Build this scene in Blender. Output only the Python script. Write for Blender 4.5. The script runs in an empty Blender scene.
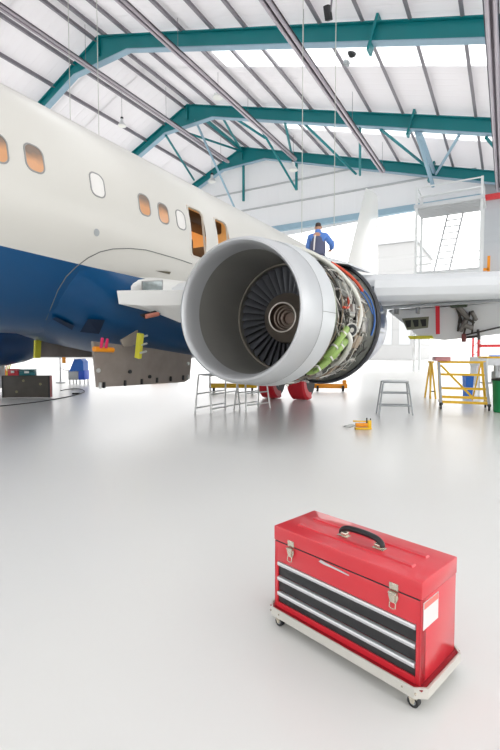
import bpy, bmesh, math, random
from mathutils import Vector, Matrix
random.seed(7)
SC = bpy.context.scene
COL = SC.collection
PI = math.pi

# ------------------------------------------------------------------ camera
F, EYE = 450.0, 1.25
PITCH = math.atan(23/450); YAW = math.atan(257/450.6)
CF = Vector((-math.sin(YAW)*math.cos(PITCH), math.cos(YAW)*math.cos(PITCH), -math.sin(PITCH)))
CR = Vector((math.cos(YAW), math.sin(YAW), 0)); CU = CR.cross(CF)
EYEP = Vector((0, 0, EYE))
cam = bpy.data.cameras.new('camera'); camo = bpy.data.objects.new('camera', cam); COL.objects.link(camo)
cam.sensor_fit = 'VERTICAL'; cam.sensor_height = 36; cam.lens = F/750*36
cam.clip_start = .05; cam.clip_end = 600
camo.matrix_world = Matrix(((CR.x, CU.x, -CF.x, 0), (CR.y, CU.y, -CF.y, 0), (CR.z, CU.z, -CF.z, EYE), (0, 0, 0, 1)))
SC.camera = camo

def ray(px, py): return CF + CR*((px-250)/F) - CU*((py-375)/F)
def on_z(px, py, z=0.0):
    d = ray(px, py); return EYEP + d*((z-EYE)/d.z)
def on_x(px, py, x):
    d = ray(px, py); return EYEP + d*(x/d.x)
def on_y(px, py, y):
    d = ray(px, py); return EYEP + d*(y/d.y)

# ------------------------------------------------------------------ materials
def lin(c):
    return tuple((v/255/12.92 if v/255 <= .04045 else ((v/255+.055)/1.055)**2.4) for v in c) + (1,)

def mat(name, col, rough=.5, metal=0.0, var=.06, scale=6.0, bump=0.0, coat=0.0, spec=.5, stretch=None):
    m = bpy.data.materials.new(name); m.use_nodes = True
    nt = m.node_tree; N = nt.nodes; L = nt.links
    b = N['Principled BSDF']
    tc = N.new('ShaderNodeTexCoord'); nz = N.new('ShaderNodeTexNoise')
    nz.inputs['Scale'].default_value = scale; nz.inputs['Detail'].default_value = 4
    src = tc.outputs['Object']
    if stretch:
        mp = N.new('ShaderNodeMapping'); mp.inputs['Scale'].default_value = stretch
        L.new(src, mp.inputs['Vector']); src = mp.outputs['Vector']
    L.new(src, nz.inputs['Vector'])
    mx = N.new('ShaderNodeMix'); mx.data_type = 'RGBA'
    c = lin(col)
    mx.inputs['A'].default_value = tuple(max(0, v*(1-var)) for v in c[:3]) + (1,)
    mx.inputs['B'].default_value = tuple(min(1, v*(1+var)) for v in c[:3]) + (1,)
    L.new(nz.outputs['Fac'], mx.inputs['Factor']); L.new(mx.outputs['Result'], b.inputs['Base Color'])
    b.inputs['Roughness'].default_value = rough; b.inputs['Metallic'].default_value = metal
    b.inputs['Specular IOR Level'].default_value = spec
    if coat: b.inputs['Coat Weight'].default_value = coat; b.inputs['Coat Roughness'].default_value = .08
    if bump:
        bp = N.new('ShaderNodeBump'); bp.inputs['Strength'].default_value = bump
        bp.inputs['Distance'].default_value = .02
        L.new(nz.outputs['Fac'], bp.inputs['Height']); L.new(bp.outputs['Normal'], b.inputs['Normal'])
    return m

def ribbed(name, col, axis, pitch, rough=.5, strength=.5, groove=.0):
    """sheet cladding: ribs every «pitch» metres along «axis»"""
    m = mat(name, col, rough, 0, .03, .4)
    nt = m.node_tree; N = nt.nodes; L = nt.links; b = N['Principled BSDF']
    tc = N.new('ShaderNodeTexCoord'); sp = N.new('ShaderNodeSeparateXYZ'); L.new(tc.outputs['Object'], sp.inputs[0])
    mu = N.new('ShaderNodeMath'); mu.operation = 'MULTIPLY'; mu.inputs[1].default_value = 1/pitch
    L.new(sp.outputs[axis], mu.inputs[0])
    fr = N.new('ShaderNodeMath'); fr.operation = 'FRACT'; L.new(mu.outputs[0], fr.inputs[0])
    rp = N.new('ShaderNodeValToRGB'); e = rp.color_ramp.elements
    e[0].position = 0; e[0].color = (0, 0, 0, 1); e[1].position = 1; e[1].color = (0, 0, 0, 1)
    for p, v in ((.06, 0), (.14, 1), (.90, 1), (.97, 0)):
        x = rp.color_ramp.elements.new(p); x.color = (v, v, v, 1)
    L.new(fr.outputs[0], rp.inputs[0])
    bp = N.new('ShaderNodeBump'); bp.inputs['Strength'].default_value = strength; bp.inputs['Distance'].default_value = .05
    L.new(rp.outputs[0], bp.inputs['Height']); L.new(bp.outputs['Normal'], b.inputs['Normal'])
    return m

def glow(name, col, strength, base=None, rough=.3):
    m = mat(name, base or col, rough)
    b = m.node_tree.nodes['Principled BSDF']
    b.inputs['Emission Color'].default_value = lin(col); b.inputs['Emission Strength'].default_value = strength
    return m

M = {}
ROOF_T = .36
M['floor'] = mat('floor_paint', (226, 226, 223), .26, 0, .02, .35, spec=.4)
M['ground'] = mat('apron_concrete', (215, 215, 212), .7, 0, .05, .5)
M['roof'] = ribbed('roof_sheet', (232, 229, 231), 'Y', .5, .55, .35)
M['wallsheet'] = ribbed('wall_sheet', (222, 224, 226), 'X', .9, .55, .2)
M['wallgrey'] = ribbed('grey_wall_panel', (196, 200, 204), 'Z', 2.1, .55, .5)
M['teal'] = mat('teal_steel_paint', (0, 126, 132), .45, 0, .05, 1.5)
M['steelblue'] = mat('steel_blue_and_lit_underside', (150, 180, 198), .5)  # lintel and brace colour; also the frames' lit lower flanges
M['purlin'] = mat('galvanised_purlin', (142, 138, 144), .5, .3, .05, 2)
M['rail'] = mat('shiny_grey_rail', (176, 168, 176), .3, .6, .08, 2)
M['rail_dark'] = mat('dark_rail_web', (112, 104, 112), .45, .5)
M['cable'] = mat('pale_cable', (196, 198, 190), .6)
M['white'] = mat('white_gloss_paint', (232, 232, 228), .3, 0, .015, 1, coat=.2)
M['wingwhite'] = mat('pale_grey_wing_paint', (214, 217, 219), .35, 0, .03, 1.2)
M['flap'] = mat('grey_flap_paint', (226, 228, 230), .4, 0, .05, 1.5)
M['alu'] = mat('polished_aluminium', (198, 200, 202), .42, .55, .05, 2.5)
M['cowl'] = mat('silver_cowl_paint', (206, 209, 211), .32, .25, .04, 1.5)
M['liner'] = mat('grey_inlet_liner', (142, 141, 136), .42, .35, .1, 3, stretch=(1, .25, 1))
M['blade'] = mat('dark_titanium_blade', (104, 106, 112), .35, .3, .15, 8)
M['hub'] = mat('brown_metal_hub', (140, 130, 120), .35, .4, .12, 5)
M['rim'] = mat('bright_hub_rim', (222, 214, 205), .3, .6)
M['fancasering'] = mat('tan_rub_strip', (150, 143, 132), .5, .2)
M['case'] = mat('dull_engine_case', (104, 106, 100), .45, .5, .25, 12)
M['pipe'] = mat('steel_pipe', (176, 174, 168), .3, .8, .1, 8)
M['pipe_dark'] = mat('dark_pipe', (72, 70, 68), .4, .5, .2, 8)
M['pipe_tan'] = mat('tan_hose', (164, 148, 128), .5, .1, .1, 8)
M['duct'] = mat('pale_grey_duct', (206, 206, 198), .35, .3, .05, 5)
M['green'] = mat('green_primer', (146, 176, 96), .45, .05, .15, 6)
M['redhose'] = mat('orange_red_harness', (214, 78, 48), .5)
M['bluehose'] = mat('blue_hose', (54, 104, 178), .5)
M['blackrim'] = mat('black_rubber_edge', (46, 48, 54), .5)
M['navy'] = mat('navy_blue_paint', (6, 62, 112), .3, 0, .08, 2, coat=.3)
M['panelbrown'] = mat('worn_composite_panel', (150, 140, 132), .6, 0, .3, 3, .1)
M['dark'] = mat('dark_parts_and_recess_shade', (40, 42, 44), .6)  # dark parts; also paints the shade inside openings and gaps
M['glass'] = mat('light_glass', (150, 160, 160), .08, .3, .25, 9)
M['winframe'] = mat('window_frame_metal', (150, 150, 148), .35, .5)
M['winpane'] = glow('cabin_window_pane', (206, 130, 66), .12, (132, 92, 64), .12)
def pane_gradient(m):
    # cabin light painted into the pane colour and glow, dim above, warm below
    nt = m.node_tree; N = nt.nodes; L = nt.links; b = N['Principled BSDF']
    tc = N.new('ShaderNodeTexCoord'); sp = N.new('ShaderNodeSeparateXYZ'); L.new(tc.outputs['Object'], sp.inputs[0])
    nz = N.new('ShaderNodeTexNoise'); nz.inputs['Scale'].default_value = 7; L.new(tc.outputs['Object'], nz.inputs['Vector'])
    ma = N.new('ShaderNodeMath'); ma.operation = 'MULTIPLY_ADD'; ma.inputs[1].default_value = .12; L.new(nz.outputs['Fac'], ma.inputs[0]); L.new(sp.outputs['Z'], ma.inputs[2])
    mr = N.new('ShaderNodeMapRange'); mr.inputs['From Min'].default_value = 3.79; mr.inputs['From Max'].default_value = 3.92; L.new(ma.outputs[0], mr.inputs[0])
    mx = N.new('ShaderNodeMix'); mx.data_type = 'RGBA'; mx.inputs['A'].default_value = lin((200, 148, 108)); mx.inputs['B'].default_value = lin((128, 112, 100))
    L.new(mr.outputs[0], mx.inputs['Factor']); L.new(mx.outputs['Result'], b.inputs['Base Color']); L.new(mx.outputs['Result'], b.inputs['Emission Color'])
pane_gradient(M['winpane'])
M['winshade'] = mat('closed_window_blind', (228, 226, 222), .3)
M['cabin'] = glow('cabin_lining_orange_glow', (236, 176, 104), .26, (226, 180, 124), .6)  # orange lining; emission added in place of cabin light falling on it
M['cabindark'] = mat('cabin_trim_brown', (92, 76, 60), .6, 0, .3, 5)
M['seam'] = mat('dark_seam', (110, 112, 110), .6)
M['rubber'] = mat('black_rubber', (30, 30, 32), .6, 0, .15, 10)
M['redcover'] = mat('red_vinyl_cover', (196, 30, 44), .4, 0, .12, 4, .3)
M['red'] = mat('red_enamel', (212, 44, 56), .3, 0, .04, 3, coat=.4)
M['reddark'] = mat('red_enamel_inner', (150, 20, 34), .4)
M['drawer'] = mat('black_drawer_front', (38, 38, 40), .4, 0, .1, 6)
M['barsilver'] = mat('brushed_drawer_bar', (212, 214, 216), .35, .55, .04, 20)
M['chrome'] = mat('nickel_latch', (214, 206, 190), .25, .8, .1, 30)
M['dolly'] = mat('pale_dolly_frame', (208, 206, 198), .4, .25, .06, 8)
M['handle'] = mat('black_plastic_grip', (26, 26, 30), .3)
M['sticker'] = mat('white_sticker', (226, 222, 220), .5)
M['stickerred'] = mat('pink_red_sticker_band', (226, 122, 112), .5)
M['yellow'] = mat('yellow_steel_paint', (232, 184, 24), .4, 0, .06, 4)
M['orange'] = mat('orange_paint', (240, 150, 20), .45, 0, .06, 4)
M['yellowtape'] = mat('pale_yellow_foam', (226, 220, 70), .6)
M['pink'] = mat('pink_ribbon', (214, 40, 96), .6)
M['ribbon'] = mat('red_ribbon', (222, 40, 58), .6)
M['greytube'] = mat('grey_tube', (160, 164, 166), .4, .3, .06, 5)
M['alutube'] = mat('pale_aluminium_tube', (206, 208, 206), .4, .4)
M['greenbin'] = mat('green_plastic', (10, 136, 76), .45, 0, .06, 3)
M['bluebin'] = mat('blue_plastic', (20, 104, 200), .45, 0, .06, 3)
M['trunk'] = mat('scuffed_dark_case', (74, 70, 64), .6, 0, .3, 5, .15)
M['tealcase'] = mat('teal_plastic', (8, 104, 112), .45)
M['redsteel'] = mat('red_scaffold_paint', (224, 66, 70), .5)
M['faintwhite'] = mat('white_steel_paint', (226, 228, 228), .5, 0, .03, 2)
M['platform'] = mat('pale_grey_grating', (206, 208, 210), .6, 0, .05, 4)
M['skin'] = mat('skin', (196, 146, 118), .5, 0, .05, 10)
M['hair'] = mat('dark_hair', (58, 44, 40), .6, 0, .2, 30)
M['shirt'] = mat('blue_work_shirt', (92, 134, 206), .8, 0, .1, 8)
M['vest'] = mat('dark_grey_vest', (92, 96, 122), .8, 0, .12, 8)
M['trousers'] = mat('navy_trousers', (52, 60, 84), .8, 0, .1, 8)
M['lampglass'] = mat('lamp_glass', (238, 238, 232), .3)
M['farclad'] = ribbed('far_white_cladding', (172, 172, 172), 'Z', 2.2, .6, .5)
M['fargrey'] = mat('far_grey_cladding', (190, 192, 194), .6)

# aircraft skin: white above, blue below a nearly level cheat line
def fuselage_paint():
    m = mat('aircraft_paint', (209, 207, 200), .3, 0, .012, .8, coat=.08)
    nt = m.node_tree; N = nt.nodes; L = nt.links; b = N['Principled BSDF']
    base = b.inputs['Base Color'].links[0].from_socket
    tc = N.new('ShaderNodeTexCoord'); sp = N.new('ShaderNodeSeparateXYZ'); L.new(tc.outputs['Object'], sp.inputs[0])
    ml = N.new('ShaderNodeMath'); ml.operation = 'MULTIPLY_ADD'; ml.inputs[1].default_value = .022; ml.inputs[2].default_value = 0
    L.new(sp.outputs['Y'], ml.inputs[0])
    ad = N.new('ShaderNodeMath'); ad.operation = 'ADD'; L.new(sp.outputs['Z'], ad.inputs[0]); L.new(ml.outputs[0], ad.inputs[1])
    gt = N.new('ShaderNodeMath'); gt.operation = 'LESS_THAN'; gt.inputs[1].default_value = 2.50
    L.new(ad.outputs[0], gt.inputs[0])
    mx = N.new('ShaderNodeMix'); mx.data_type = 'RGBA'
    L.new(gt.outputs[0], mx.inputs['Factor']); L.new(base, mx.inputs['A'])
    mx.inputs['B'].default_value = lin((0, 72, 120))
    L.new(mx.outputs['Result'], b.inputs['Base Color'])
    return m
M['paint'] = fuselage_paint()
M['paintplain'] = mat('cream_frame_paint', (206, 202, 192), .35)

def skylight_mat():
    m = bpy.data.materials.new('translucent_rooflight'); m.use_nodes = True
    nt = m.node_tree; N = nt.nodes; L = nt.links
    N.remove(N['Principled BSDF'])
    nz = N.new('ShaderNodeTexNoise'); nz.inputs['Scale'].default_value = .6
    rp = N.new('ShaderNodeMix'); rp.data_type = 'RGBA'
    rp.inputs['A'].default_value = (.90, .91, .92, 1); rp.inputs['B'].default_value = (.97, .97, .97, 1)
    L.new(nz.outputs['Fac'], rp.inputs['Factor'])
    t = N.new('ShaderNodeBsdfTranslucent'); L.new(rp.outputs['Result'], t.inputs['Color'])
    tr = N.new('ShaderNodeBsdfTransparent'); mx = N.new('ShaderNodeMixShader'); mx.inputs[0].default_value = .35
    L.new(t.outputs[0], mx.inputs[1]); L.new(tr.outputs[0], mx.inputs[2])
    L.new(mx.outputs[0], N['Material Output'].inputs['Surface'])
    return m
M['skylight'] = skylight_mat()
def let_light_through(m, k):
    nt = m.node_tree; N = nt.nodes; L = nt.links; b = N['Principled BSDF']
    t = N.new('ShaderNodeBsdfTranslucent'); t.inputs['Color'].default_value = (.93, .92, .925, 1)
    mx = N.new('ShaderNodeMixShader'); mx.inputs[0].default_value = k
    L.new(b.outputs[0], mx.inputs[1]); L.new(t.outputs[0], mx.inputs[2]); L.new(mx.outputs[0], N['Material Output'].inputs['Surface'])
let_light_through(M['roof'], ROOF_T); let_light_through(M['wallsheet'], ROOF_T)  # translucency added so sky light brightens the sheets from above

# ------------------------------------------------------------------ mesh helpers
def B(): return bmesh.new()

def box(bm, c, s, rz=0.0, bevel=0.0, rot=None):
    r = bmesh.ops.create_cube(bm, size=1)
    vs = r['verts']
    mtx = Matrix.Translation(Vector(c)) @ (rot.to_4x4() if rot is not None else Matrix.Rotation(rz, 4, 'Z')) @ Matrix.Diagonal((s[0], s[1], s[2], 1))
    bmesh.ops.transform(bm, matrix=mtx, verts=vs)
    if bevel:
        es = list({e for v in vs for e in v.link_edges})
        bmesh.ops.bevel(bm, geom=es, offset=bevel, segments=2, affect='EDGES', profile=.5)
    return bm

def tube(bm, pts, r, n=8, caps=True, closed=False):
    pts = [Vector(p) for p in pts]; k = len(pts)
    rs = r if isinstance(r, (list, tuple)) else [r]*k
    rings = []; up = None
    for i, p in enumerate(pts):
        if closed: t = pts[(i+1) % k]-pts[i-1]
        else: t = pts[min(i+1, k-1)]-pts[max(i-1, 0)]
        t.normalize()
        if up is None:
            a = Vector((0, 0, 1)) if abs(t.z) < .9 else Vector((1, 0, 0))
            up = (a-t*a.dot(t)).normalized()
        else:
            up = (up-t*up.dot(t))
            up = up.normalized() if up.length > 1e-6 else t.orthogonal().normalized()
        sd = t.cross(up)
        rings.append([bm.verts.new(p+(up*math.cos(2*PI*j/n)+sd*math.sin(2*PI*j/n))*rs[i]) for j in range(n)])
    for i in range(k if closed else k-1):
        a, b = rings[i], rings[(i+1) % k]
        for j in range(n): bm.faces.new((a[j], a[(j+1) % n], b[(j+1) % n], b[j]))
    if caps and not closed:
        bm.faces.new(rings[0][::-1]); bm.faces.new(rings[-1])
    return bm

def cyl(bm, p0, p1, r, n=16, r2=None): return tube(bm, [p0, p1], [r, r if r2 is None else r2], n)

def bar(bm, p0, p1, w, h):
    """rectangular bar from p0 to p1, w across and h upright"""
    p0, p1 = Vector(p0), Vector(p1); t = (p1-p0).normalized()
    a = Vector((0, 0, 1)) if abs(t.z) < .95 else Vector((0, 1, 0))
    s = t.cross(a).normalized(); u = s.cross(t)
    q = [bm.verts.new(p+s*i*w/2+u*j*h/2) for p in (p0, p1) for i, j in ((-1, -1), (1, -1), (1, 1), (-1, 1))]
    for f in ((3, 2, 1, 0), (4, 5, 6, 7), (0, 1, 5, 4), (1, 2, 6, 5), (2, 3, 7, 6), (3, 0, 4, 7)): bm.faces.new([q[i] for i in f])
    return bm

def lathe_y(bm, prof, cx, cz, n=64, closed=False):
    """prof = [(radius, y)...] spun about the Y-parallel axis through (cx, cz)"""
    rings = [[bm.verts.new((cx+r*math.cos(2*PI*j/n), y, cz+r*math.sin(2*PI*j/n))) for j in range(n)] for r, y in prof]
    k = len(rings)
    for i in range(k if closed else k-1):
        a, b = rings[i], rings[(i+1) % k]
        for j in range(n): bm.faces.new((a[j], b[j], b[(j+1) % n], a[(j+1) % n]))
    return bm

def lathe_z(bm, prof, c, n=32):
    c = Vector(c)
    rings = [[bm.verts.new(c+Vector((max(r, 1e-4)*math.cos(2*PI*j/n), max(r, 1e-4)*math.sin(2*PI*j/n), z))) for j in range(n)] for r, z in prof]
    for a, b in zip(rings, rings[1:]):
        for j in range(n): bm.faces.new((a[j], a[(j+1) % n], b[(j+1) % n], b[j]))
    bm.faces.new(rings[0][::-1]); bm.faces.new(rings[-1])
    return bm

def loft(bm, rings, caps=True, ring_closed=True):
    R = [[bm.verts.new(Vector(p)) for p in r] for r in rings]; n = len(R[0])
    for a, b in zip(R, R[1:]):
        for j in range(n if ring_closed else n-1): bm.faces.new((a[j], a[(j+1) % n], b[(j+1) % n], b[j]))
    if caps: bm.faces.new(R[0][::-1]); bm.faces.new(R[-1])
    return bm

def prism(bm, poly, off):
    """extrude the closed 3-D polygon by the vector off"""
    a = [bm.verts.new(Vector(p)) for p in poly]; b = [bm.verts.new(Vector(p)+Vector(off)) for p in poly]; n = len(a)
    bm.faces.new(a[::-1]); bm.faces.new(b)
    for i in range(n): bm.faces.new((a[i], a[(i+1) % n], b[(i+1) % n], b[i]))
    return bm

ORG = {}
def mesh(name, bm, m, smooth=True, angle=35):
    bmesh.ops.recalc_face_normals(bm, faces=bm.faces[:])
    me = bpy.data.meshes.new(name); bm.to_mesh(me); bm.free()
    me.materials.append(M[m] if isinstance(m, str) else m)
    if smooth:
        for p in me.polygons: p.use_smooth = True
        try: me.set_sharp_from_angle(angle=math.radians(angle))
        except Exception: pass
    return me

def link(o): COL.objects.link(o); return o

def tag(o, label=None, cat=None, group=None, kind=None):
    if label: o['label'] = label
    if cat: o['category'] = cat
    if group: o['group'] = group
    if kind: o['kind'] = kind
    return o

def thing(name, label, cat, loc=(0, 0, 0), rz=0.0, group=None):
    o = link(bpy.data.objects.new(name, None)); o.empty_display_size = .1
    o.location = loc; o.rotation_euler = (0, 0, rz); ORG[o.name] = Vector(loc)
    return tag(o, label, cat, group)

def part(name, bm, m, parent, label=None, world=False, smooth=True):
    if world: bmesh.ops.translate(bm, verts=bm.verts[:], vec=-ORG[parent.name])
    o = link(bpy.data.objects.new(name, mesh(name, bm, m, smooth))); o.parent = parent
    ORG[o.name] = ORG.get(parent.name, Vector((0, 0, 0)))
    if label: o['label'] = label
    return o

def solo(name, bm, m, label, cat, loc=(0, 0, 0), rz=0.0, group=None, world=False, kind=None, smooth=True):
    if world: bmesh.ops.translate(bm, verts=bm.verts[:], vec=-Vector(loc))
    o = link(bpy.data.objects.new(name, mesh(name, bm, m, smooth))); o.location = loc; o.rotation_euler = (0, 0, rz)
    ORG[o.name] = Vector(loc)
    return tag(o, label, cat, group, kind)

def struct(name, bm, m, label, cat='structure', smooth=False):
    return solo(name, bm, m, label, cat, kind='structure', smooth=smooth)

# ------------------------------------------------------------------ the hangar
RX, RZ, SL, SR = -19.2, 18.2, .41, .30            # ridge and the two roof slopes
XL, XRT = -40.0, 13.0
Y0, Y1 = -22.0, 33.0
FRAMES = (-20.6, -12.9, -5.2, 2.5, 10.2, 17.6, 25.2, 32.5)
def roof_z(x): return RZ-(RX-x)*SL if x < RX else RZ-(x-RX)*SR

struct('floor', box(B(), (-13.5, 5.5, -.1), (55, 57, .2)), 'floor', 'glossy pale grey painted hangar floor', 'floor')
struct('ground', box(B(), (-20, 60, -.13), (500, 500, .2)), 'ground', 'bright concrete apron outside the hangar opening', 'ground')

bm = B()
sky = []
ys = []
y = Y0
for f in FRAMES:
    ys += [(y, f+1.0, 0), (f+1.0, f+3.4, 1)]; y = f+3.4
ys = [(a, min(b, Y1), k) for a, b, k in ys if a < Y1]
for a, b, k in ys:
    for xa, xb, kk in ((XL, RX-5.8, k), (RX-5.8, RX, 0), (RX, RX+5.8, 0), (RX+5.8, XRT, k)):
        if kk == 0:
            prism(bm, [(xa, a, roof_z(xa)), (xb, a, roof_z(xb)), (xb, b, roof_z(xb)), (xa, b, roof_z(xa))], (0, 0, .08))
        else: sky.append((xa, xb, a, b))
ceil = struct('ceiling', bm, 'roof', 'white ribbed roof sheeting on both slopes', 'ceiling')
for i, (xa, xb, a, b) in enumerate(sky):
    bm = B(); w = .0
    # solid sheet beside the ridge and eave, translucent strip between
    segs = [(xa, xb)]
    prism(bm, [(xa, a, roof_z(xa)+.04), (xb, a, roof_z(xb)+.04), (xb, b, roof_z(xb)+.04), (xa, b, roof_z(xa)+.04)], (0, 0, .01))
    struct('window_%d' % (i+1), bm, 'skylight', 'translucent white rooflight strip between roof sheets', 'skylight')
# purlins: light steel channels running the length of the roof
xs = []
k = 0
x = RX+.35
while x < XRT: xs.append(x); x += 1.72
x = RX-.35
while x > XL: xs.append(x); x -= 1.72
for x in xs:
    bm = B(); z = roof_z(x)
    box(bm, (x, (Y0+Y1)/2, z-.14), (.05, Y1-Y0, .24))
    box(bm, (x+.05, (Y0+Y1)/2, z-.25), (.12, Y1-Y0, .03))
    part('purlin', bm, 'purlin', ceil, smooth=False)

# portal frames
def soffit(x): return min(roof_z(x)-.25-.72, 16.6)
def frame(y, label):
    t = thing('portal_frame', label, 'roof frame', (RX, y, 0), 0, 'teal portal frames')
    xl = XL+.5; xr = XRT-.5; xa = RX-1.95; xb = RX+2.05; d = .25
    top = [(xl, roof_z(xl)-d), (RX, RZ-d), (xr, roof_z(xr)-d)]
    bot = [(xr, roof_z(xr)-d-.72), (xb, roof_z(xb)-d-.72), (xa, roof_z(xa)-d-.72+.1), (xl, roof_z(xl)-d-.72)]
    for nm, px in (('rafter', -1), ('rafter', 1)):
        if px < 0: poly = [top[0], top[1], (RX, (bot[1][1]+bot[2][1])/2), bot[2], bot[3]]
        else: poly = [top[1], top[2], bot[0], bot[1], (RX, (bot[1][1]+bot[2][1])/2)]
        bm = B(); prism(bm, [(a, y-.03, b) for a, b in poly], (0, .06, 0))
        r = part(nm, bm, 'teal', t, world=True, smooth=False)
        fb = B()
        pts = poly[2:] if px < 0 else poly[2:]
        for p, q in zip(pts, pts[1:]): bar(fb, (p[0], y, p[1]), (q[0], y, q[1]), .34, .05)
        part('bottom_flange', fb, 'steelblue', r, world=True, smooth=False)  # paler blue puts the light on the underside into the colour
        fb = B()
        p, q = (poly[0], poly[1])
        bar(fb, (p[0], y, p[1]), (q[0], y, q[1]), .34, .05)
        part('top_flange', fb, 'teal', r, world=True, smooth=False)
    # splice plates
    for sx in (-4.65, 6.5):
        z = roof_z(sx)
        bm = B(); box(bm, (sx, y, z-.62), (.1, .46, 1.3), rot=Matrix.Rotation(math.atan(SR), 3, 'Y'))
        part('splice_plate', bm, 'teal', t, world=True, smooth=False)
    bm = B(); box(bm, (RX, y, (RZ-.25+16.9)/2), (.06, .34, RZ-.3-16.95)); part('apex_plate', bm, 'teal', t, world=True, smooth=False)
    for cx in (xr,):
        h = roof_z(cx)-.3
        bm = B(); box(bm, (cx, y, h/2), (.5, .34, h)); part('column', bm, 'teal', t, world=True, smooth=False)
    return t
frame(17.6, 'nearest teal steel roof frame crossing the top of the photo')
frame(25.2, 'middle teal steel roof frame behind the nearest one')
frame(32.5, 'farthest teal steel roof frame against the white end wall')

# end wall: cladding above the wide opening and a grey panel right of it
bm = B()
xw0, xw1 = -39.5, -1.55
poly = [(xw0, 32.9, 11.15), (xw1, 32.9, 11.15), (xw1, 32.9, roof_z(xw1)-.05), (RX, 32.9, RZ-.05), (xw0, 32.9, roof_z(xw0)-.05)]
poly[0] = (xw0, 32.9, min(11.15, roof_z(xw0)-.5))
prism(bm, poly, (0, .15, 0)); struct('wall_back', bm, 'wallsheet', 'white cladding of the end wall above the wide hangar opening', 'wall')
bm = B(); prism(bm, [(-1.55, 32.9, 4.6), (XRT-.5, 32.9, 4.6), (XRT-.5, 32.9, roof_z(XRT-.5)-.05), (-1.55, 32.9, roof_z(-1.55)-.05)], (0, .15, 0))
struct('wall_right', bm, 'wallgrey', 'grey panelled end wall right of the hangar opening', 'wall')
bm = B(); bar(bm, (xw0, 32.75, 11.0), (xw1, 32.75, 11.1), .35, .42); struct('trim_1', bm, 'steelblue', 'steel blue lintel beam over the hangar opening', 'beam')
bm = B(); bar(bm, (-1.5, 32.75, 11.05), (XRT-.6, 32.75, 11.05), .3, .3); struct('trim_2', bm, 'redsteel', 'red head rail above the grey wall panel', 'beam')
bm = B(); bar(bm, (-34, 32.82, 13.0), (-2, 32.82, 13.0), .1, .12); bar(bm, (-30, 32.82, 14.6), (-9, 32.82, 14.6), .1, .12)
struct('trim_3', bm, 'fargrey', 'pale horizontal rails on the white end wall', 'beam')
bm = B(); box(bm, (XL+.1, 5.5, 7.4), (.2, 54, 4.0)); struct('wall_left', bm, 'wallsheet', 'white side wall far beyond the aircraft', 'wall')

bm = B(); prism(bm, [(XL+.3, Y0+.1, 6.0), (XRT-.3, Y0+.1, 6.0), (XRT-.3, Y0+.1, roof_z(XRT-.3)-.05), (RX, Y0+.1, RZ-.05), (XL+.3, Y0+.1, roof_z(XL+.3)-.05)], (0, .15, 0))  # unseen wall added to dim the foreground; opening below lets in front light
struct('wall_front', bm, 'fargrey', 'unseen pale grey end wall added behind the viewpoint, open below', 'wall')

# posts hanging from the last frame
for px, y0, y1, lab in ((243.5, 168, 201, 'short teal post hanging below the roof ridge at the end wall'),
                        (296.5, 170, 190, 'short teal post on the end wall beside the rail end')):
    a = on_y(px, y0, 32.6); b = on_y(px, y1, 32.6)
    zt = soffit(a.x)+.1
    bm = B(); box(bm, (a.x, 32.6, (zt+b.z)/2), (.16, .16, zt-b.z)); solo('wall_post', bm, 'teal', lab, 'post', (a.x, 32.6, b.z), world=True, smooth=False)

# bracing rods between the middle and the far frame
braces = [
 (195, 122, 25.2, 237, 213, 31.5, 'long pale teal brace running down to the left of the hanging ridge post'),
 (166, 138, 25.2, 194, 180, 32.3, 'teal brace at the left, nearest to the fuselage roofline'),
 (174, 131, 25.2, 241, 151, 32.3, 'thin teal brace crossing flat below the ridge'),
 (204, 121, 25.2, 240, 148, 32.3, 'short thick teal brace meeting the far ridge from the left'),
 (222, 119, 25.2, 241, 150, 32.3, 'steep teal brace meeting the far ridge from above'),
 (234, 120, 25.2, 265, 138, 29.0, 'short teal brace right of the ridge passing behind the middle rail'),
 (263, 135, 28.0, 296, 189, 32.3, 'teal brace running down to the short wall post'),
 (285, 125, 25.2, 292, 156, 32.3, 'upright teal brace beside the hanging lamp at the rail end'),
 (302, 124, 25.2, 356, 174, 32.3, 'long teal brace crossing behind the right-hand rail'),
 (360, 129, 25.2, 360, 175, 32.3, 'upright teal brace behind the end of the right-hand rail'),
 (381, 132, 25.2, 427, 167, 32.3, 'long teal brace sloping down to the right towards the access dock'),
 (417, 135, 25.2, 433, 186, 31.0, 'thick steel blue brace ending behind the access dock'),
 (420, 136, 25.2, 434, 172, 32.3, 'thin teal brace just right of the thick steel blue brace'),
 (459, 138, 25.2, 436, 174, 32.3, 'steel blue brace sloping down to the left above the access dock'),
 (486, 140, 25.2, 496, 149, 26.5, 'short teal brace under the frame beside the far right rail'),
]
for x0, y0, ya, x1, y1, yb, lab in braces:
    bm = B(); r = .12 if 'thick' in lab else .08
    cyl(bm, on_y(x0, y0-2.5, ya), on_y(x1, y1, yb), r, 8)
    solo('bracing_rod', bm, 'steelblue' if 'steel blue' in lab or 'pale' in lab else 'teal', lab, 'brace', on_y(x1, y1, yb), world=True, group='roof bracing rods')

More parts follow.
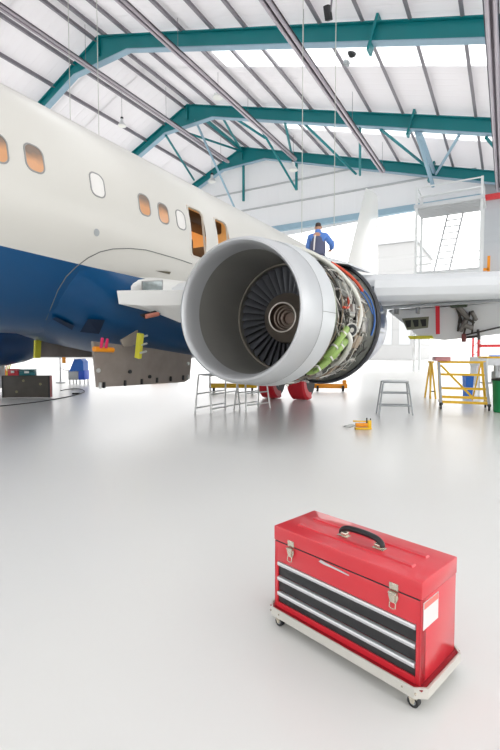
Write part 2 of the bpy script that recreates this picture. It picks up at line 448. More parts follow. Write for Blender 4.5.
# long tube rails under the roof
for X, Z, ye, lab in ((-19.2, 16.0, 30.1, 'long shiny tube rail under the ridge, leftmost in the photo'),
                      (-13.2, 14.68, 29.4, 'long shiny tube rail, second from the left'),
                      (-7.1, 12.62, 29.3, 'long shiny tube rail, third from the left, ending in front of the far frame'),
                      (-.62, 10.7, 30.4, 'long shiny tube rail at the far right of the photo')):
    t = thing('tube_rail', lab, 'overhead rail', (X, 16, Z), 0, 'tube rails under the roof')
    for s in (-1, 1):
        bm = B(); cyl(bm, (X+s*.10, -6, Z), (X+s*.10, ye, Z), .07, 12); part('tube', bm, 'rail', t, world=True)
    bm = B(); prism(bm, [(X-.2, -6, Z+.05), (X-.1, -6, Z+.13), (X+.1, -6, Z+.13), (X+.2, -6, Z+.05), (X+.1, -6, Z+.10), (X-.1, -6, Z+.10)], (0, ye+6, 0))
    part('reflector', bm, 'rail_dark', t, world=True, smooth=False)
    bm = B(); tube(bm, [(X+.10*math.cos(a), ye+.10*math.sin(a)*1.6, Z) for a in [PI*i/8 for i in range(9)]], .07, 10); part('end_bend', bm, 'rail', t, world=True)
    yy = 4.0
    while yy < ye:
        bm = B(); zt = roof_z(X)-.2
        cyl(bm, (X, yy, Z+.08), (X, yy, zt), .012, 6); part('hanger', bm, 'purlin', t, world=True)
        yy += 6.3

# hanging lamps
def lamp(px, py, y, s, lab, cat='lamp'):
    p = on_y(px, py, y)
    t = thing('highbay_lamp', lab, cat, p, 0, 'lamps under the roof')
    bm = B(); lathe_z(bm, [(.06*s, .42*s), (.10*s, .40*s), (.11*s, .2*s), (.13*s, .17*s), (.34*s, -.12*s), (.36*s, -.16*s), (.33*s, -.15*s)], (0, 0, 0), 24); part('lamp_shade', bm, 'faintwhite', t)
    bm = B(); lathe_z(bm, [(.30*s, -.15*s), (.30*s, -.17*s)], (0, 0, 0), 24); part('lens', bm, 'lampglass', t)
    bm = B(); box(bm, (0, 0, .48*s), (.16*s, .16*s, .16*s)); part('gear_box', bm, 'dark', t)
    zt = roof_z(p.x)-p.z
    bm = B(); cyl(bm, (0, 0, .5*s), (0, 0, zt), .012, 6); part('suspension_cord', bm, 'purlin', t)
lamp(122, 124, 21, .75, 'hanging lamp on the left roof slope above the fuselage')
lamp(218, 95, 21.5, .9, 'white hanging lamp beside the second tube rail')
lamp(212, 180, 31, 1.0, 'white hanging lamp low at the left in front of the far frame')
lamp(293, 168, 30.0, 1.0, 'white hanging lamp at the end of the second tube rail')
t = thing('floodlight', 'dark floodlight under the roof in front of the nearest frame', 'lamp', on_y(328, 13, 16))
bm = B(); box(bm, (0, 0, 0), (.2, .34, .44), rot=Matrix.Rotation(.5, 3, 'X'), bevel=.02); part('lamp_body', bm, 'dark', t)
bm = B(); bar(bm, (.1, 0, 0), (.16, 0, roof_z(on_y(328, 13, 16).x)-on_y(328, 13, 16).z-.08), .05, .05); part('bracket', bm, 'purlin', t)
p = on_y(350, 56, 20)
t = thing('security_camera', 'small grey camera under the roof just behind the nearest frame', 'camera', p)
bm = B(); lathe_z(bm, [(.02, -.16), (.14, -.13), (.2, 0), (.2, .1), (.1, .12)], (.1, 0, .1), 20); part('dome', bm, 'dark', t)
bm = B(); box(bm, (-.15, 0, -.25), (.2, .26, .16), rot=Matrix.Rotation(.5, 3, 'Y')); part('sensor_box', bm, 'greytube', t)
bm = B(); cyl(bm, (.1, 0, .2), (.1, 0, roof_z(p.x+.1)-p.z), .02, 6); cyl(bm, (.05, 0, .15), (-.1, 0, -.2), .02, 6); part('bracket', bm, 'purlin', t)

# cables that hang from the roof
for pts, Y, zb, lab in (((68, 0), 13.0, 4.0, 'thin hanging cable at the left in front of the roof frame'),
                        ((97, 20), 13.0, 5.2, 'thin hanging cable below the left end of the ridge haunch'),
                        ((303, 20), 14.5, 5.05, 'thin hanging cable above the person on the wing'),
                        ((336, 20), 15.0, 3.2, 'thin hanging cable just right of the one above the person')):
    p = on_y(pts[0], pts[1], Y)
    bm = B(); cyl(bm, (p.x, Y, zb), (p.x, Y, roof_z(p.x)), .014, 6)
    solo('hanging_cable', bm, 'cable', lab, 'cable', (p.x, Y, zb), world=True, group='hanging cables')

# ------------------------------------------------------------------ the airliner
FX, FZ, FR = -7.3, 3.45, 1.88
plane = thing('airliner', 'white and blue airliner with one engine opened up beside its blue belly', 'airplane', (FX, 8, 0))
def fus(y):
    """(radius, centre height) along the body"""
    if y < -1:
        t = min(1, (-1-y)/5.5); k = math.sqrt(max(0, 1-t*t)); return max(.02, FR*(.25*(1-t)+.75*k)), FZ-.45*t*t
    if y > 16:
        t = min(1, (y-16)/14.0); r = FR*(1-t**1.35*.88); return r, FZ+FR-r+.05*t
    return FR, FZ
EX = [(7.20, 7.69), (8.14, 8.62)]; EZ = (3.15, 4.14)
ylist = sorted(set([-6.5, -6.4, -6.2, -5.9, -5.4, -4.7, -3.8, -2.9, -2, -1] + [i*1.0 for i in range(0, 17)] + [a for e in EX for a in e] + [17.5+i*1.25 for i in range(11)]))
ylist = [v for i, v in enumerate(ylist) if i == 0 or v-ylist[i-1] > .05]
ang = [math.asin((EZ[0]-FZ)/FR), math.asin((EZ[1]-FZ)/FR)]
n1 = 10; n2 = 62
alist = [ang[0]+(ang[1]-ang[0])*i/n1 for i in range(n1)] + [ang[1]+(2*PI-(ang[1]-ang[0]))*i/n2 for i in range(n2)]
bm = B(); rings = []
for yv in ylist:
    r, zc = fus(yv); rings.append([bm.verts.new((FX+r*math.cos(a), yv, zc+r*math.sin(a))) for a in alist])
na = len(alist)
for i in range(len(ylist)-1):
    ymid = (ylist[i]+ylist[i+1])/2
    hole = any(a < ymid < b for a, b in EX)
    for j in range(na):
        if hole and j < n1: continue
        a, b = rings[i], rings[i+1]
        bm.faces.new((a[j], a[(j+1) % na], b[(j+1) % na], b[j]))
bm.faces.new(rings[0]); bm.faces.new(rings[-1][::-1])
fuselage = part('fuselage', bm, 'paint', plane, world=True)

def fpt(y, z, off=0.0):
    s = (z-FZ)/FR; c = math.sqrt(max(0, 1-s*s)); return Vector((FX+(FR+off)*c, y, FZ+(FR+off)*s))
def rr_loop(yc, zc, w, h, rad, n=5):
    out = []
    for sx, sy, a0 in ((1, 1, 0), (-1, 1, PI/2), (-1, -1, PI), (1, -1, 1.5*PI)):
        for i in range(n+1):
            a = a0+PI/2*i/n
            out.append((yc+sx*(w/2-rad)+rad*math.cos(a), zc+sy*(h/2-rad)+rad*math.sin(a)))
    return out
def ring_frame(bm, yc, zc, w, h, rad, t, off):
    o = rr_loop(yc, zc, w, h, rad); i = rr_loop(yc, zc, w-2*t, h-2*t, max(.02, rad-t))
    vo = [bm.verts.new(fpt(a, b, off)) for a, b in o]; vi = [bm.verts.new(fpt(a, b, off)) for a, b in i]
    vb = [bm.verts.new(fpt(a, b, -.02)) for a, b in o]; vc = [bm.verts.new(fpt(a, b, -.03)) for a, b in i]
    n = len(o)
    for k in range(n):
        q = (k+1) % n
        bm.faces.new((vo[k], vo[q], vi[q], vi[k])); bm.faces.new((vo[k], vb[k], vb[q], vo[q])); bm.faces.new((vi[k], vi[q], vc[q], vc[k]))
def pane(bm, yc, zc, w, h, rad, off):
    c = bm.verts.new(fpt(yc, zc, off)); v = [bm.verts.new(fpt(a, b, off)) for a, b in rr_loop(yc, zc, w, h, rad)]
    for k in range(len(v)): bm.faces.new((c, v[k], v[(k+1) % len(v)]))
def win_at(px, py):
    d = ray(px, py); o = EYEP-Vector((FX, 0, FZ)); a = d.x**2+d.z**2; b = 2*(o.x*d.x+o.z*d.z); c = o.x**2+o.z**2-FR**2
    s = (-b-math.sqrt(b*b-4*a*c))/(2*a); return EYEP+d*s
for px, py, shade in ((-3, 147, 0), (34.5, 158.5, 0), (97.5, 185, 1), (144.5, 205, 0), (163.5, 213.5, 0), (181, 220, 1)):
    p = win_at(px, py); 
    bm = B(); ring_frame(bm, p.y, p.z, .29, .38, .11, .022, .006); w = part('cabin_window', bm, 'winframe', fuselage, world=True)
    bm = B(); pane(bm, p.y, p.z, .25, .34, .10, .003)
    # sub-part depth is thing > part > sub-part: panes sit beside their frames under the fuselage
    part('window_pane', bm, 'winshade' if shade else 'winpane', fuselage, 'white window pane with its blind closed' if shade else 'window pane painted with an orange cabin glow', world=True)
for a, b in EX:
    bm = B(); ring_frame(bm, (a+b)/2, (EZ[0]+EZ[1])/2, b-a+.05, EZ[1]-EZ[0]+.05, .13, .036, .008)
    part('exit_frame', bm, 'paintplain', fuselage, world=True)
# warm cabin interior seen through the two open exits
bm = B()
def quad(bm, *p): bm.faces.new([bm.verts.new(Vector(q)) for q in p])
xb, xf, ya, yb, za, zb = -6.75, -5.68, 6.9, 9.0, 3.0, 4.27
quad(bm, (xb, ya, za), (xb, yb, za), (xb, yb, zb), (xb, ya, zb))
quad(bm, (xb, ya, za), (xf, ya, za), (xf, yb, za), (xb, yb, za))
quad(bm, (xb, yb, za), (xf, yb, za), (xf, yb, zb), (xb, yb, zb)); quad(bm, (xb, ya, za), (xb, ya, zb), (xf, ya, zb), (xf, ya, za))
quad(bm, (xb, ya, zb), (xb, yb, zb), (xf, yb, zb), (xf, ya, zb))
part('cabin_lining', bm, 'cabin', plane, 'orange cabin lining with its own added glow behind the open exits', world=True, smooth=False)
for yc in (7.62, 8.58):
    bm = B(); box(bm, (-6.2, yc, 3.3), (.8, .34, .68), bevel=.06); part('cabin_seat', bm, 'cabindark', plane, world=True)
bm = B(); box(bm, (-6.1, 7.95, 4.12), (.5, 2.0, .26), bevel=.05); part('overhead_bin', bm, 'cabindark', plane, world=True)
lt = bpy.data.lights.new('cabin_light', 'POINT'); lt.energy = 3; lt.color = (1, .8, .56); lt.shadow_soft_size = .1
lo = bpy.data.objects.new('cabin_light', lt); lo.location = (-6.3, 8.0, 3.9); COL.objects.link(lo)

# small round port and belly inlets
def disc_on(bm, p, r, off):
    v = [bm.verts.new(fpt(p.y+r*math.cos(2*PI*k/20), p.z+r*math.sin(2*PI*k/20), off)) for k in range(20)]; bm.faces.new(v)
p = win_at(96.5, 232.5); bm = B(); disc_on(bm, p, .055, .004); part('round_port', bm, 'greytube', fuselage, 'small grey round port', world=True)

# wing-to-body belly fairing
def belly_section(y, k):
    """k 0..1 how far the belly swells out of the body"""
    out = []
    zb = 1.50-.13*max(0, min(1, (y-4.9)/1.2))-.28*max(0, min(1, (y-6.0)/1.8)); q = (2.55-zb)/(2.55-1.09)
    box_pts = [(dx, 2.55-(2.55-z)*q) for dx, z in ((1.70, 2.55), (1.76, 2.2), (1.72, 1.8), (1.58, 1.45), (1.25, 1.22), (.7, 1.12), (0, 1.09))]
    for dx, z in box_pts:
        s = (z-FZ)/FR
        a = math.atan2(z-FZ, dx); cx, cz = FR*math.cos(a), FZ+FR*math.sin(a)
        e = -.03*(1-k)
        out.append(((cx+e)*(1-k)+dx*k, (cz-e)*(1-k)+z*k))
    return [(FX+a, y, b) for a, b in out] + [(FX-a, y, b) for a, b in out[::-1][1:]]
bm = B()
secs = [belly_section(yv, k) for yv, k in ((4.5, 0), (4.9, .25), (5.3, .6), (5.7, .85), (6.2, .97), (6.8, 1), (7.8, 1), (9, 1), (11.5, 1), (12.5, .85), (13.5, .5), (14.6, .12), (15.2, 0))]
loft(bm, secs, caps=False, ring_closed=False)
belly = part('belly_fairing', bm, 'paint', plane, world=True)
# the dark seam that outlines the fairing on the body
seam = [win_at(*q)+Vector((.006, -.004, 0)) for q in ((46, 320), (52, 305), (58, 290), (66, 277), (76, 267), (88, 258), (100, 252), (113, 249), (130, 248.5), (146, 250), (160, 254), (176, 258.5), (192, 264))]
bm = B(); tube(bm, seam, .007, 6); part('panel_seam', bm, 'seam', fuselage, world=True)
from mathutils.bvhtree import BVHTree
def surface(*obs):
    V, P = [], []
    for o in obs:
        k = len(V); V += [v.co+ORG[o.name] for v in o.data.vertices]; P += [[k+i for i in p.vertices] for p in o.data.polygons]
    return BVHTree.FromPolygons(V, P)
body_bvh = surface(fuselage, belly)
def skin_at(px, py, off=.06):
    d = ray(px, py).normalized(); h = body_bvh.ray_cast(EYEP, d); return h[0]-d*off
M['inlet'] = mat('inlet_shadow_blue', (4, 34, 66), .5)  # inlets are flat plates; their recess shade is in this colour
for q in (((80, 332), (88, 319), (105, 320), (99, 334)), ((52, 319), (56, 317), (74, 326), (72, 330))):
    bm = B(); prism(bm, [skin_at(*v) for v in q], ray(*q[0]).normalized()*.08); part('ram_air_inlet', bm, 'inlet', belly, 'air inlet plate painted dark blue for its recess shade', world=True, smooth=False)
bm = B(); p = win_at(58, 313.5); prism(bm, [win_at(*v)+Vector((.012, -.006, 0)) for v in ((55, 312), (62, 313.2), (62, 315), (55, 313.8))], (-.01, 0, 0)); part('placard', bm, 'sticker', fuselage, 'small white placard', world=True, smooth=False)

# right wing
def foil(X, yle, z, chord, t, n=12):
    up, lo = [], []
    for i in range(n+1):
        u = (1-math.cos(PI*i/n))/2
        h = t*5*(.2969*math.sqrt(u)-.126*u-.3516*u*u+.2843*u**3-.1036*u**4)
        up.append((X, yle+chord*u, z+h*1.1+.05*t*math.sin(PI*u))); lo.append((X, yle+chord*u, z-h*.75))
    return up[::-1]+lo[1:-1]
bm = B(); W = []
for X, yle, z, ch, t in ((-7.0, 6.0, 2.3, 6.2, .8), (-5.5, 6.5, 2.28, 5.7, .75), (-4.4, 6.95, 2.33, 5.2, .70), (-3.0, 7.72, 2.42, 4.45, .62), (-1.5, 8.6, 2.45, 3.9, .58), (0, 9.35, 2.5, 3.5, .55), (4, 11.5, 2.9, 2.7, .38), (9.4, 14.4, 3.5, 1.6, .2)):
    W.append(foil(X, yle, z, ch, t))
loft(bm, W); wing = part('wing', bm, 'wingwhite', plane, world=True)
bm = B(); loft(bm, [[(2*FX-p[0], p[1], p[2]) for p in s][::-1] for s in W]); part('wing', bm, 'wingwhite', plane, world=True)
# extended leading-edge slat on the right wing
bm = B(); S = []
for X, yle, z in ((-2.05, 7.98, 2.37), (-1, 8.53, 2.39), (0.3, 9.2, 2.43), (4, 11.1, 2.72)):
    S.append([(X, yle+.42, z+.245), (X, yle+.2, z+.225), (X, yle+.06, z+.14), (X, yle, z), (X, yle+.05, z-.13), (X, yle+.16, z-.2), (X, yle+.26, z-.215), (X, yle+.2, z-.1), (X, yle+.22, z+.05), (X, yle+.34, z+.17)])
loft(bm, S); part('slat', bm, 'wingwhite', wing, world=True)
bm = B(); cyl(bm, (-2.3, 9.3, 2.14), (1.6, 10.9, 2.38), .035, 10); part('torque_tube', bm, 'greytube', wing, world=True)
# lowered flap behind the wing
fp = [(-2.62, 2.27), (-2.2, 1.9), (-1.95, 1.62), (-1.35, 1.54), (2.5, 1.95), (2.5, 2.65), (0, 2.37)]
def fplane(x, z): return Vector((x, 11.6+(2.3-z)*.55+(x+2.6)*.06, z))
bm = B(); prism(bm, [fplane(x, z) for x, z in fp], (0, .12, .05)); flap = part('flap', bm, 'flap', plane, world=True, smooth=False)
def flap_px(px, py, d=.0):
    # point of the flap face seen at this pixel
    r = ray(px, py); n = Vector((-.06, 1, .55)); p0 = fplane(-1, 2); s = (p0-EYEP).dot(n)/r.dot(n)
    return EYEP+r*s-n.normalized()*d
bm = B(); prism(bm, [flap_px(*q, .012) for q in ((402, 318.5), (429, 316.5), (428, 327.5), (407, 330))], (0, .02, .01)); lg = part('landing_light', bm, mat('light_bezel', (120, 122, 104), .5), flap, 'olive framed landing light', world=True, smooth=False)
for k in range(3):
    x0 = 405+k*7.6; bm = B(); prism(bm, [flap_px(*q, .02) for q in ((x0, 320.3-k*.5), (x0+6, 319.8-k*.5), (x0+6, 326.6-k*.5), (x0+2, 327.2-k*.5))], (0, .01, .005)); part('light_lens', bm, 'dark', flap, world=True, smooth=False)
bm = B(); prism(bm, [flap_px(*q, .015) for q in ((408, 336), (432, 335.5), (434, 338.5), (410, 339))], (0, .02, .01)); part('edge_strip', bm, 'yellowtape', flap, 'pale yellow edge strip', world=True, smooth=False)
# hinge and actuator cluster
bm = B()
for q0, q1, r in (((456, 303), (462, 322), .03), ((462, 300), (458, 330), .025), ((470, 310), (463, 336), .025), ((461, 312), (474, 322), .03), ((474, 312), (472, 332), .022), ((463, 336), (480, 335), .03), ((478, 328), (479, 338), .03), ((466, 333), (500, 326), .02)):
    cyl(bm, flap_px(*q0, .1), flap_px(*q1, .06), r, 8)
part('actuator_rod', bm, 'pipe_dark', flap, 'dark metal flap linkage', world=True)
bm = B()
for q0, q1, r in (((458, 303), (468, 316), .06), ((466, 316), (461, 329), .05), ((472, 309), (476, 318), .045), ((464, 322), (472, 326), .06)):
    cyl(bm, flap_px(*q0, .16), flap_px(*q1, .1), r, 12)
part('actuator', bm, mat('oily_grey_actuator', (120, 116, 112), .5, .3, .25, 12), flap, 'grey metal flap actuator', world=True)
bm = B(); box(bm, flap_px(459, 301.5, .14), (.36, .2, .16), bevel=.03); part('actuator_motor', bm, mat('dark_green_unit', (70, 84, 62), .5, .2), flap, world=True)
bm = B(); box(bm, flap_px(464, 336, .1), (.1, .1, .2), bevel=.02); part('hinge_bracket', bm, mat('brown_hinge', (120, 60, 58), .5), flap, world=True)
for px in (386, 398, 419):
    bm = B(); a = flap_px(px, 306, .1); box(bm, (a.x, a.y-.1, 2.28), (.05, .3, .22)); part('flap_track', bm, 'greytube', flap, world=True)

# wing-root leading edge seen left of the engine
bm = B()
sec = []
for X, yv, zt, zb in ((-5.5, 5.3, 2.24, 2.03), (-5.25, 5.5, 2.25, 1.9), (-4.98, 5.74, 2.26, 1.76), (-4.2, 6.4, 2.3, 1.74), (-3.6, 6.95, 2.34, 1.9)):
    sec.append([(X, yv, zt), (X, yv+.04, zt-.24 if zb < zt-.24 else zb), (X+.05, yv+.45, zb), (X, yv+1.6, zb), (X, yv+1.6, zt+.05), (X, yv+.5, zt+.07)])
loft(bm, sec); root = part('wing_root_panel', bm, 'white', plane, world=True, smooth=False)
bm = B(); prism(bm, [on_x(*q, -5.06) for q in ((140, 314.5), (155, 310.5), (161, 314), (155, 317), (146, 319))], (-.06, .05, 0))
part('open_bay_shade', bm, 'dark', root, 'dark plate painting the shade of an open bay', world=True, smooth=False)  # flat plate on the surface, its dark colour painting the bay's shade
bm = B(); cyl(bm, on_x(146, 316.5, -5.04), on_x(158, 314, -5.04), .035, 10); part('salmon_fitting', bm, mat('salmon_fitting_paint', (196, 120, 100), .5), root, 'salmon pink fitting', world=True)
# fillet above it with the landing light
bm = B(); R_ = []
for yv, rx, rz in ((5.3, .03, .04), (5.45, .14, .16), (5.65, .2, .25), (5.9, .26, .32), (6.4, .34, .38), (7.2, .42, .42), (9.0, .45, .45), (11.5, .3, .3), (12.5, .05, .05)):
    R_.append([(-5.78+rx*math.cos(a), yv, 2.28+rz*math.sin(a)) for a in [-.6+2.74*i/12 for i in range(13)]])
loft(bm, R_, caps=False, ring_closed=False); fil = part('wing_fillet', bm, 'white', plane, world=True)
bm = B(); prism(bm, [on_x(*q, -5.42) for q in ((142, 281), (163, 280), (163, 290.5), (142, 291.5))], (-.03, .02, 0)); part('landing_light_frame', bm, 'winframe', fil, world=True, smooth=False)
bm = B(); prism(bm, [on_x(*q, -5.41) for q in ((143, 282), (162, 281), (162, 289.5), (143, 290.5))], (-.01, 0, 0)); part('landing_light_glass', bm, 'glass', fil, world=True, smooth=False)
bm = B(); prism(bm, [win_at(*q)+Vector((.03, -.01, .0)) for q in ((155, 271), (170, 272), (169, 274.5))], (-.01, 0, 0)); part('vent_slot', bm, mat('slot_bronze', (96, 88, 70), .5), fuselage, world=True, smooth=False)

# tail: the fin that shows beyond the engine, and the tailplane
def slab_y(bm, pts, x, th):
    c = Vector((0, sum(p[0] for p in pts)/len(pts), sum(p[1] for p in pts)/len(pts)))
    mid = [bm.verts.new((x, a, b)) for a, b in pts]
    L_ = bm.verts.new((x-th, c.y, c.z)); R2 = bm.verts.new((x+th, c.y, c.z)); n = len(mid)
    inn = [(c.y+(a-c.y)*.8, c.z+(b-c.z)*.8) for a, b in pts]
    A = [bm.verts.new((x-th, a, b)) for a, b in inn]; C = [bm.verts.new((x+th, a, b)) for a, b in inn]
    for i in range(n):
        j = (i+1) % n
        bm.faces.new((mid[i], mid[j], A[j], A[i])); bm.faces.new((mid[j], mid[i], C[i], C[j]))
        bm.faces.new((A[i], A[j], L_)); bm.faces.new((C[j], C[i], R2))
bm = B(); slab_y(bm, [(22.5, 5.1), (26.3, 10.7), (28.5, 11.05), (28.3, 5.0)], FX, .16); fin = part('tail_fin', bm, 'white', plane, world=True)
bm = B(); slab_y(bm, [(19.0, 5.1), (22.9, 5.85), (23.6, 5.0)], FX, .1); part('dorsal_fin', bm, 'white', fin, world=True)
bm = B(); slab_y(bm, [(28.35, 5.2), (28.55, 11.0), (28.9, 11.0), (29.2, 5.2)], FX, .06); part('rudder', bm, 'white', fin, world=True)
for s in (-1, 1):
    bm = B(); loft(bm, [[(FX+s*a, p[1], p[2]) for p in foil(0, yl, z, c, t)] for a, yl, z, c, t in ((.3, 25.2, 4.55, 3.6, .35), (5.4, 28.0, 5.0, 1.5, .14))]); part('tailplane', bm, 'white', plane, world=True)

# ---- right engine, cowls open
EXc, EZc = -3.02, 1.785
ES = 1.045
def elathe(bm, prof, cx, cz, n=64, closed=False): return lathe_y(bm, [(r*ES, y) for r, y in prof], cx, cz, n, closed)
prof = [(.93, 5.34), (.905, 5.12), (.88, 5.02), (.85, 4.965), (.825, 4.955), (.80, 4.975), (.78, 5.03), (.765, 5.12), (.757, 5.26)]
bm = B(); elathe(bm, [(.945, 5.42), (.935, 5.26), (.92, 5.1), (.895, 5.0), (.872, 4.955), (.85, 4.945), (.83, 4.97), (.812, 5.03), (.80, 5.13), (.795, 5.28)], EXc, EZc, 96)
cowl_bm = B(); elathe(cowl_bm, [(.946, 5.42), (.962, 5.52), (.976, 5.66), (.985, 5.8), (.965, 5.82), (.90, 5.82)], EXc, EZc, 96)
cowl = part('nose_cowl', cowl_bm, 'cowl', plane, world=True)
part('intake_lip', bm, 'alu', cowl, 'bright polished intake lip', world=True)
bm = B(); elathe(bm, [(.795, 5.28), (.792, 5.5), (.792, 5.8), (.792, 6.62)], EXc, EZc, 96); part('inlet_liner', bm, 'liner', cowl, 'dark grey inlet duct liner', world=True)
for yv, r in ((5.42, .9465), (5.29, .7945)):
    bm = B(); elathe(bm, [(r, yv-.004), (r+.0015, yv), (r, yv+.004)], EXc, EZc, 96); part('panel_seam', bm, 'seam', cowl, world=True)
# two seams along the cowl skin and liner
for a in (2.2, -.02):
    bm = B(); tube(bm, [(EXc+r*math.cos(a), y_, EZc+r*math.sin(a)) for r, y_ in ((.947*ES, 5.43), (.963*ES, 5.52), (.977*ES, 5.66), (.986*ES, 5.8))], .003, 5); part('panel_seam', bm, 'seam', cowl, world=True)
bm = B(); elathe(bm, [(.795, 6.36), (.772, 6.36), (.772, 6.39), (.795, 6.39)], EXc, EZc, 96, closed=True); part('fan_case_ring', bm, 'fancasering', cowl, 'tan ring around the fan', world=True)
# fan
FY = 6.51
bm = B(); elathe(bm, [(.205, 6.300), (.225, 6.290), (.30, 6.370), (.37, 6.440), (.39, 6.570), (.36, 6.670), (.05, 6.670)], EXc, EZc, 48); fan = part('fan', bm, 'hub', plane, 'brown grey fan hub', world=True)
bm = B()
for r, yv, s in ((.215, 6.295, .013), ): elathe(bm, [(r+s*math.cos(a), yv+s*math.sin(a)) for a in [2*PI*i/10 for i in range(10)]], EXc, EZc, 48, closed=True)
part('hub_rim', bm, 'rim', fan, 'bright rim of the open hub', world=True)
bm = B(); elathe(bm, [(.205, 6.300), (.19, 6.360), (.185, 6.390), (.16, 6.400), (.155, 6.450), (.13, 6.460), (.125, 6.510), (.09, 6.520), (.085, 6.590), (0.001, 6.590)], EXc, EZc, 40); part('hub_bore', bm, mat('bore_bronze', (112, 96, 86), .3, .7, .1, 6), fan, world=True)
for r, yv in ((.172, 6.395), (.142, 6.455), (.107, 6.515)):
    bm = B(); elathe(bm, [(r+.009*math.cos(a), yv-.004+.009*math.sin(a)) for a in [2*PI*i/8 for i in range(8)]], EXc, EZc, 40, closed=True); part('bore_ring', bm, 'hub', fan, world=True)
def blade_bm():
    bm = B(); R_ = []
    for i in range(9):
        u = i/8; r = .35+(.818-.35)*u; tw = math.radians(28+34*u); ch = .115+.05*u
        ax = Vector((math.cos(tw)*0+math.sin(tw), math.cos(tw), 0))      # tangential x, axial y
        nm = Vector((ax.y, -ax.x, 0)); ring = []
        for j in range(10):
            a = 2*PI*j/10; c = math.cos(a)*ch/2; h = math.sin(a)*.006+(.014*(1-(math.cos(a))**2))
            sweep = .03*u*u
            p = ax*c+nm*h; ring.append((p.x-sweep*.5, p.y, r))
        R_.append(ring)
    loft(bm, R_); return bm
NB = 38
me = None
for i in range(NB):
    if me is None:
        b0 = part('fan_blade', blade_bm(), 'blade', fan); me = b0.data; o = b0
    else:
        o = b0.copy(); link(o); o.parent = fan
    o.location = Vector((EXc, FY, EZc))-ORG[fan.name]; o.rotation_euler = (0, 2*PI*i/NB, 0)
bm = B(); elathe(bm, [(.79, 6.630), (.3, 6.640)], EXc, EZc, 48); part('fan_shade_disc', bm, 'dark', fan, 'dark disc standing in for the shade behind the fan blades', world=True)  # dark sheet paints in the shade behind the blades
# fan case and the plumbing on it
bm = B(); lathe_y(bm, [(.90, 5.82), (.95, 5.84), (.95, 5.95), (.90, 5.97), (.90, 6.5), (.91, 6.52), (.91, 6.6), (.87, 6.62), (.86, 7.2), (.90, 7.22), (.90, 7.3), (.86, 7.35), (.87, 7.5), (.98, 7.66), (1.06, 7.78), (1.075, 7.84)], EXc, EZc, 72)
case = part('fan_case', bm, 'case', plane, 'dull grey fan case crowded with plumbing', world=True)
def epos(a, y, r): return Vector((EXc+r*math.cos(a), y, EZc+r*math.sin(a)))
def smooth_path(keys, n=5):
    out = []
    P = [keys[0]]+list(keys)+[keys[-1]]
    for i in range(1, len(P)-2):
        for k in range(n):
            t = k/n; a, b, c, d = P[i-1], P[i], P[i+1], P[i+2]
            out.append(tuple(.5*(2*b[q]+(c[q]-a[q])*t+(2*a[q]-5*b[q]+4*c[q]-d[q])*t*t+(3*b[q]-a[q]-3*c[q]+d[q])*t**3) for q in range(3)))
    out.append(tuple(keys[-1])); return out
def epipe(name, keys, rad, m, label=None, n=8):
    bm = B(); tube(bm, [epos(*k) for k in smooth_path(keys)], rad, n); return part(name, bm, m, case, label, world=True)
rnd = random.Random(11)
cnt = 0
for i in range(56):          # runs around the case
    y0 = rnd.uniform(5.88, 7.7); a0 = rnd.uniform(-1.9, 1.35); la = rnd.uniform(.35, 1.5); r0 = rnd.uniform(.90, 1.0)
    keys = []
    yv = y0; k = 0; st = rnd.randint(3, 5)
    for s in range(st+1):
        keys.append((a0+la*s/st, min(7.78, max(5.87, yv)), r0+rnd.uniform(-.025, .03))); yv += rnd.choice((0, 0, rnd.uniform(-.22, .22)))
    epipe('pipe', keys, rnd.choice((.009, .011, .013, .016, .022)), rnd.choice(('pipe', 'pipe', 'pipe', 'pipe_dark', 'pipe_tan', 'duct')), n=7)
for i in range(34):          # runs along the case
    a0 = rnd.uniform(-1.9, 1.4); y0 = rnd.uniform(5.86, 6.9); ln = rnd.uniform(.5, 1.3); r0 = rnd.uniform(.91, 1.03)
    keys = []; av = a0
    for s in range(5):
        keys.append((av, min(7.8, y0+ln*s/4), r0+rnd.uniform(-.03, .03))); av += rnd.choice((0, rnd.uniform(-.16, .16)))
    epipe('pipe', keys, rnd.choice((.008, .01, .012, .015, .02)), rnd.choice(('pipe', 'pipe', 'pipe_dark', 'pipe_dark', 'pipe_tan', 'duct')), n=7)
for i in range(70):          # thin wires and sense lines on top
    a0 = rnd.uniform(-1.7, 1.3); y0 = rnd.uniform(5.9, 7.5); r0 = rnd.uniform(.98, 1.05); da = rnd.uniform(-.5, .5); dy = rnd.uniform(.05, .5)
    epipe('wire', [(a0+da*s/4+rnd.uniform(-.05, .05), min(7.78, y0+dy*s/4+rnd.uniform(-.05, .05)), r0+rnd.uniform(-.03, .02)) for s in range(5)], rnd.choice((.004, .005, .007)), rnd.choice(('pipe', 'duct', 'pipe_tan', 'pipe_dark')), n=5)
# the pieces one can pick out
epipe('bleed_duct', [(1.25, 5.95, 1.02), (.95, 6.25, 1.04), (.65, 6.62, 1.04), (.35, 6.85, 1.04), (.18, 6.95, 1.03), (0, 6.98, 1.02), (-.22, 6.95, .99)], .036, 'duct', 'large pale air duct sweeping down the fan case', 12)
epipe('harness', [(.93, 6.72, 1.05), (.78, 6.95, 1.06), (.6, 7.2, 1.06), (.45, 7.34, 1.05)], .024, 'redhose', 'orange red wiring harness')
epipe('harness', [(.1, 6.22, 1.0), (.12, 6.45, 1.0), (.3, 6.6, .98)], .018, 'redhose', 'short orange red wiring harness')
epipe('hose', [(.52, 7.55, 1.03), (.35, 7.66, 1.05), (.15, 7.72, 1.05), (-.05, 7.73, 1.05), (-.25, 7.72, 1.03)], .016, 'bluehose', 'blue hose')
epipe('hose', [(.45, 7.3, 1.03), (.3, 7.4, 1.05), (.1, 7.62, 1.05)], .011, 'bluehose', 'thin blue hose')
epipe('cowl_seal', [(1.0, 5.88, .985), (.6, 5.88, .99), (.2, 5.88, .99), (-.2, 5.88, .985)], .018, 'green', 'green seal along the cowl edge')
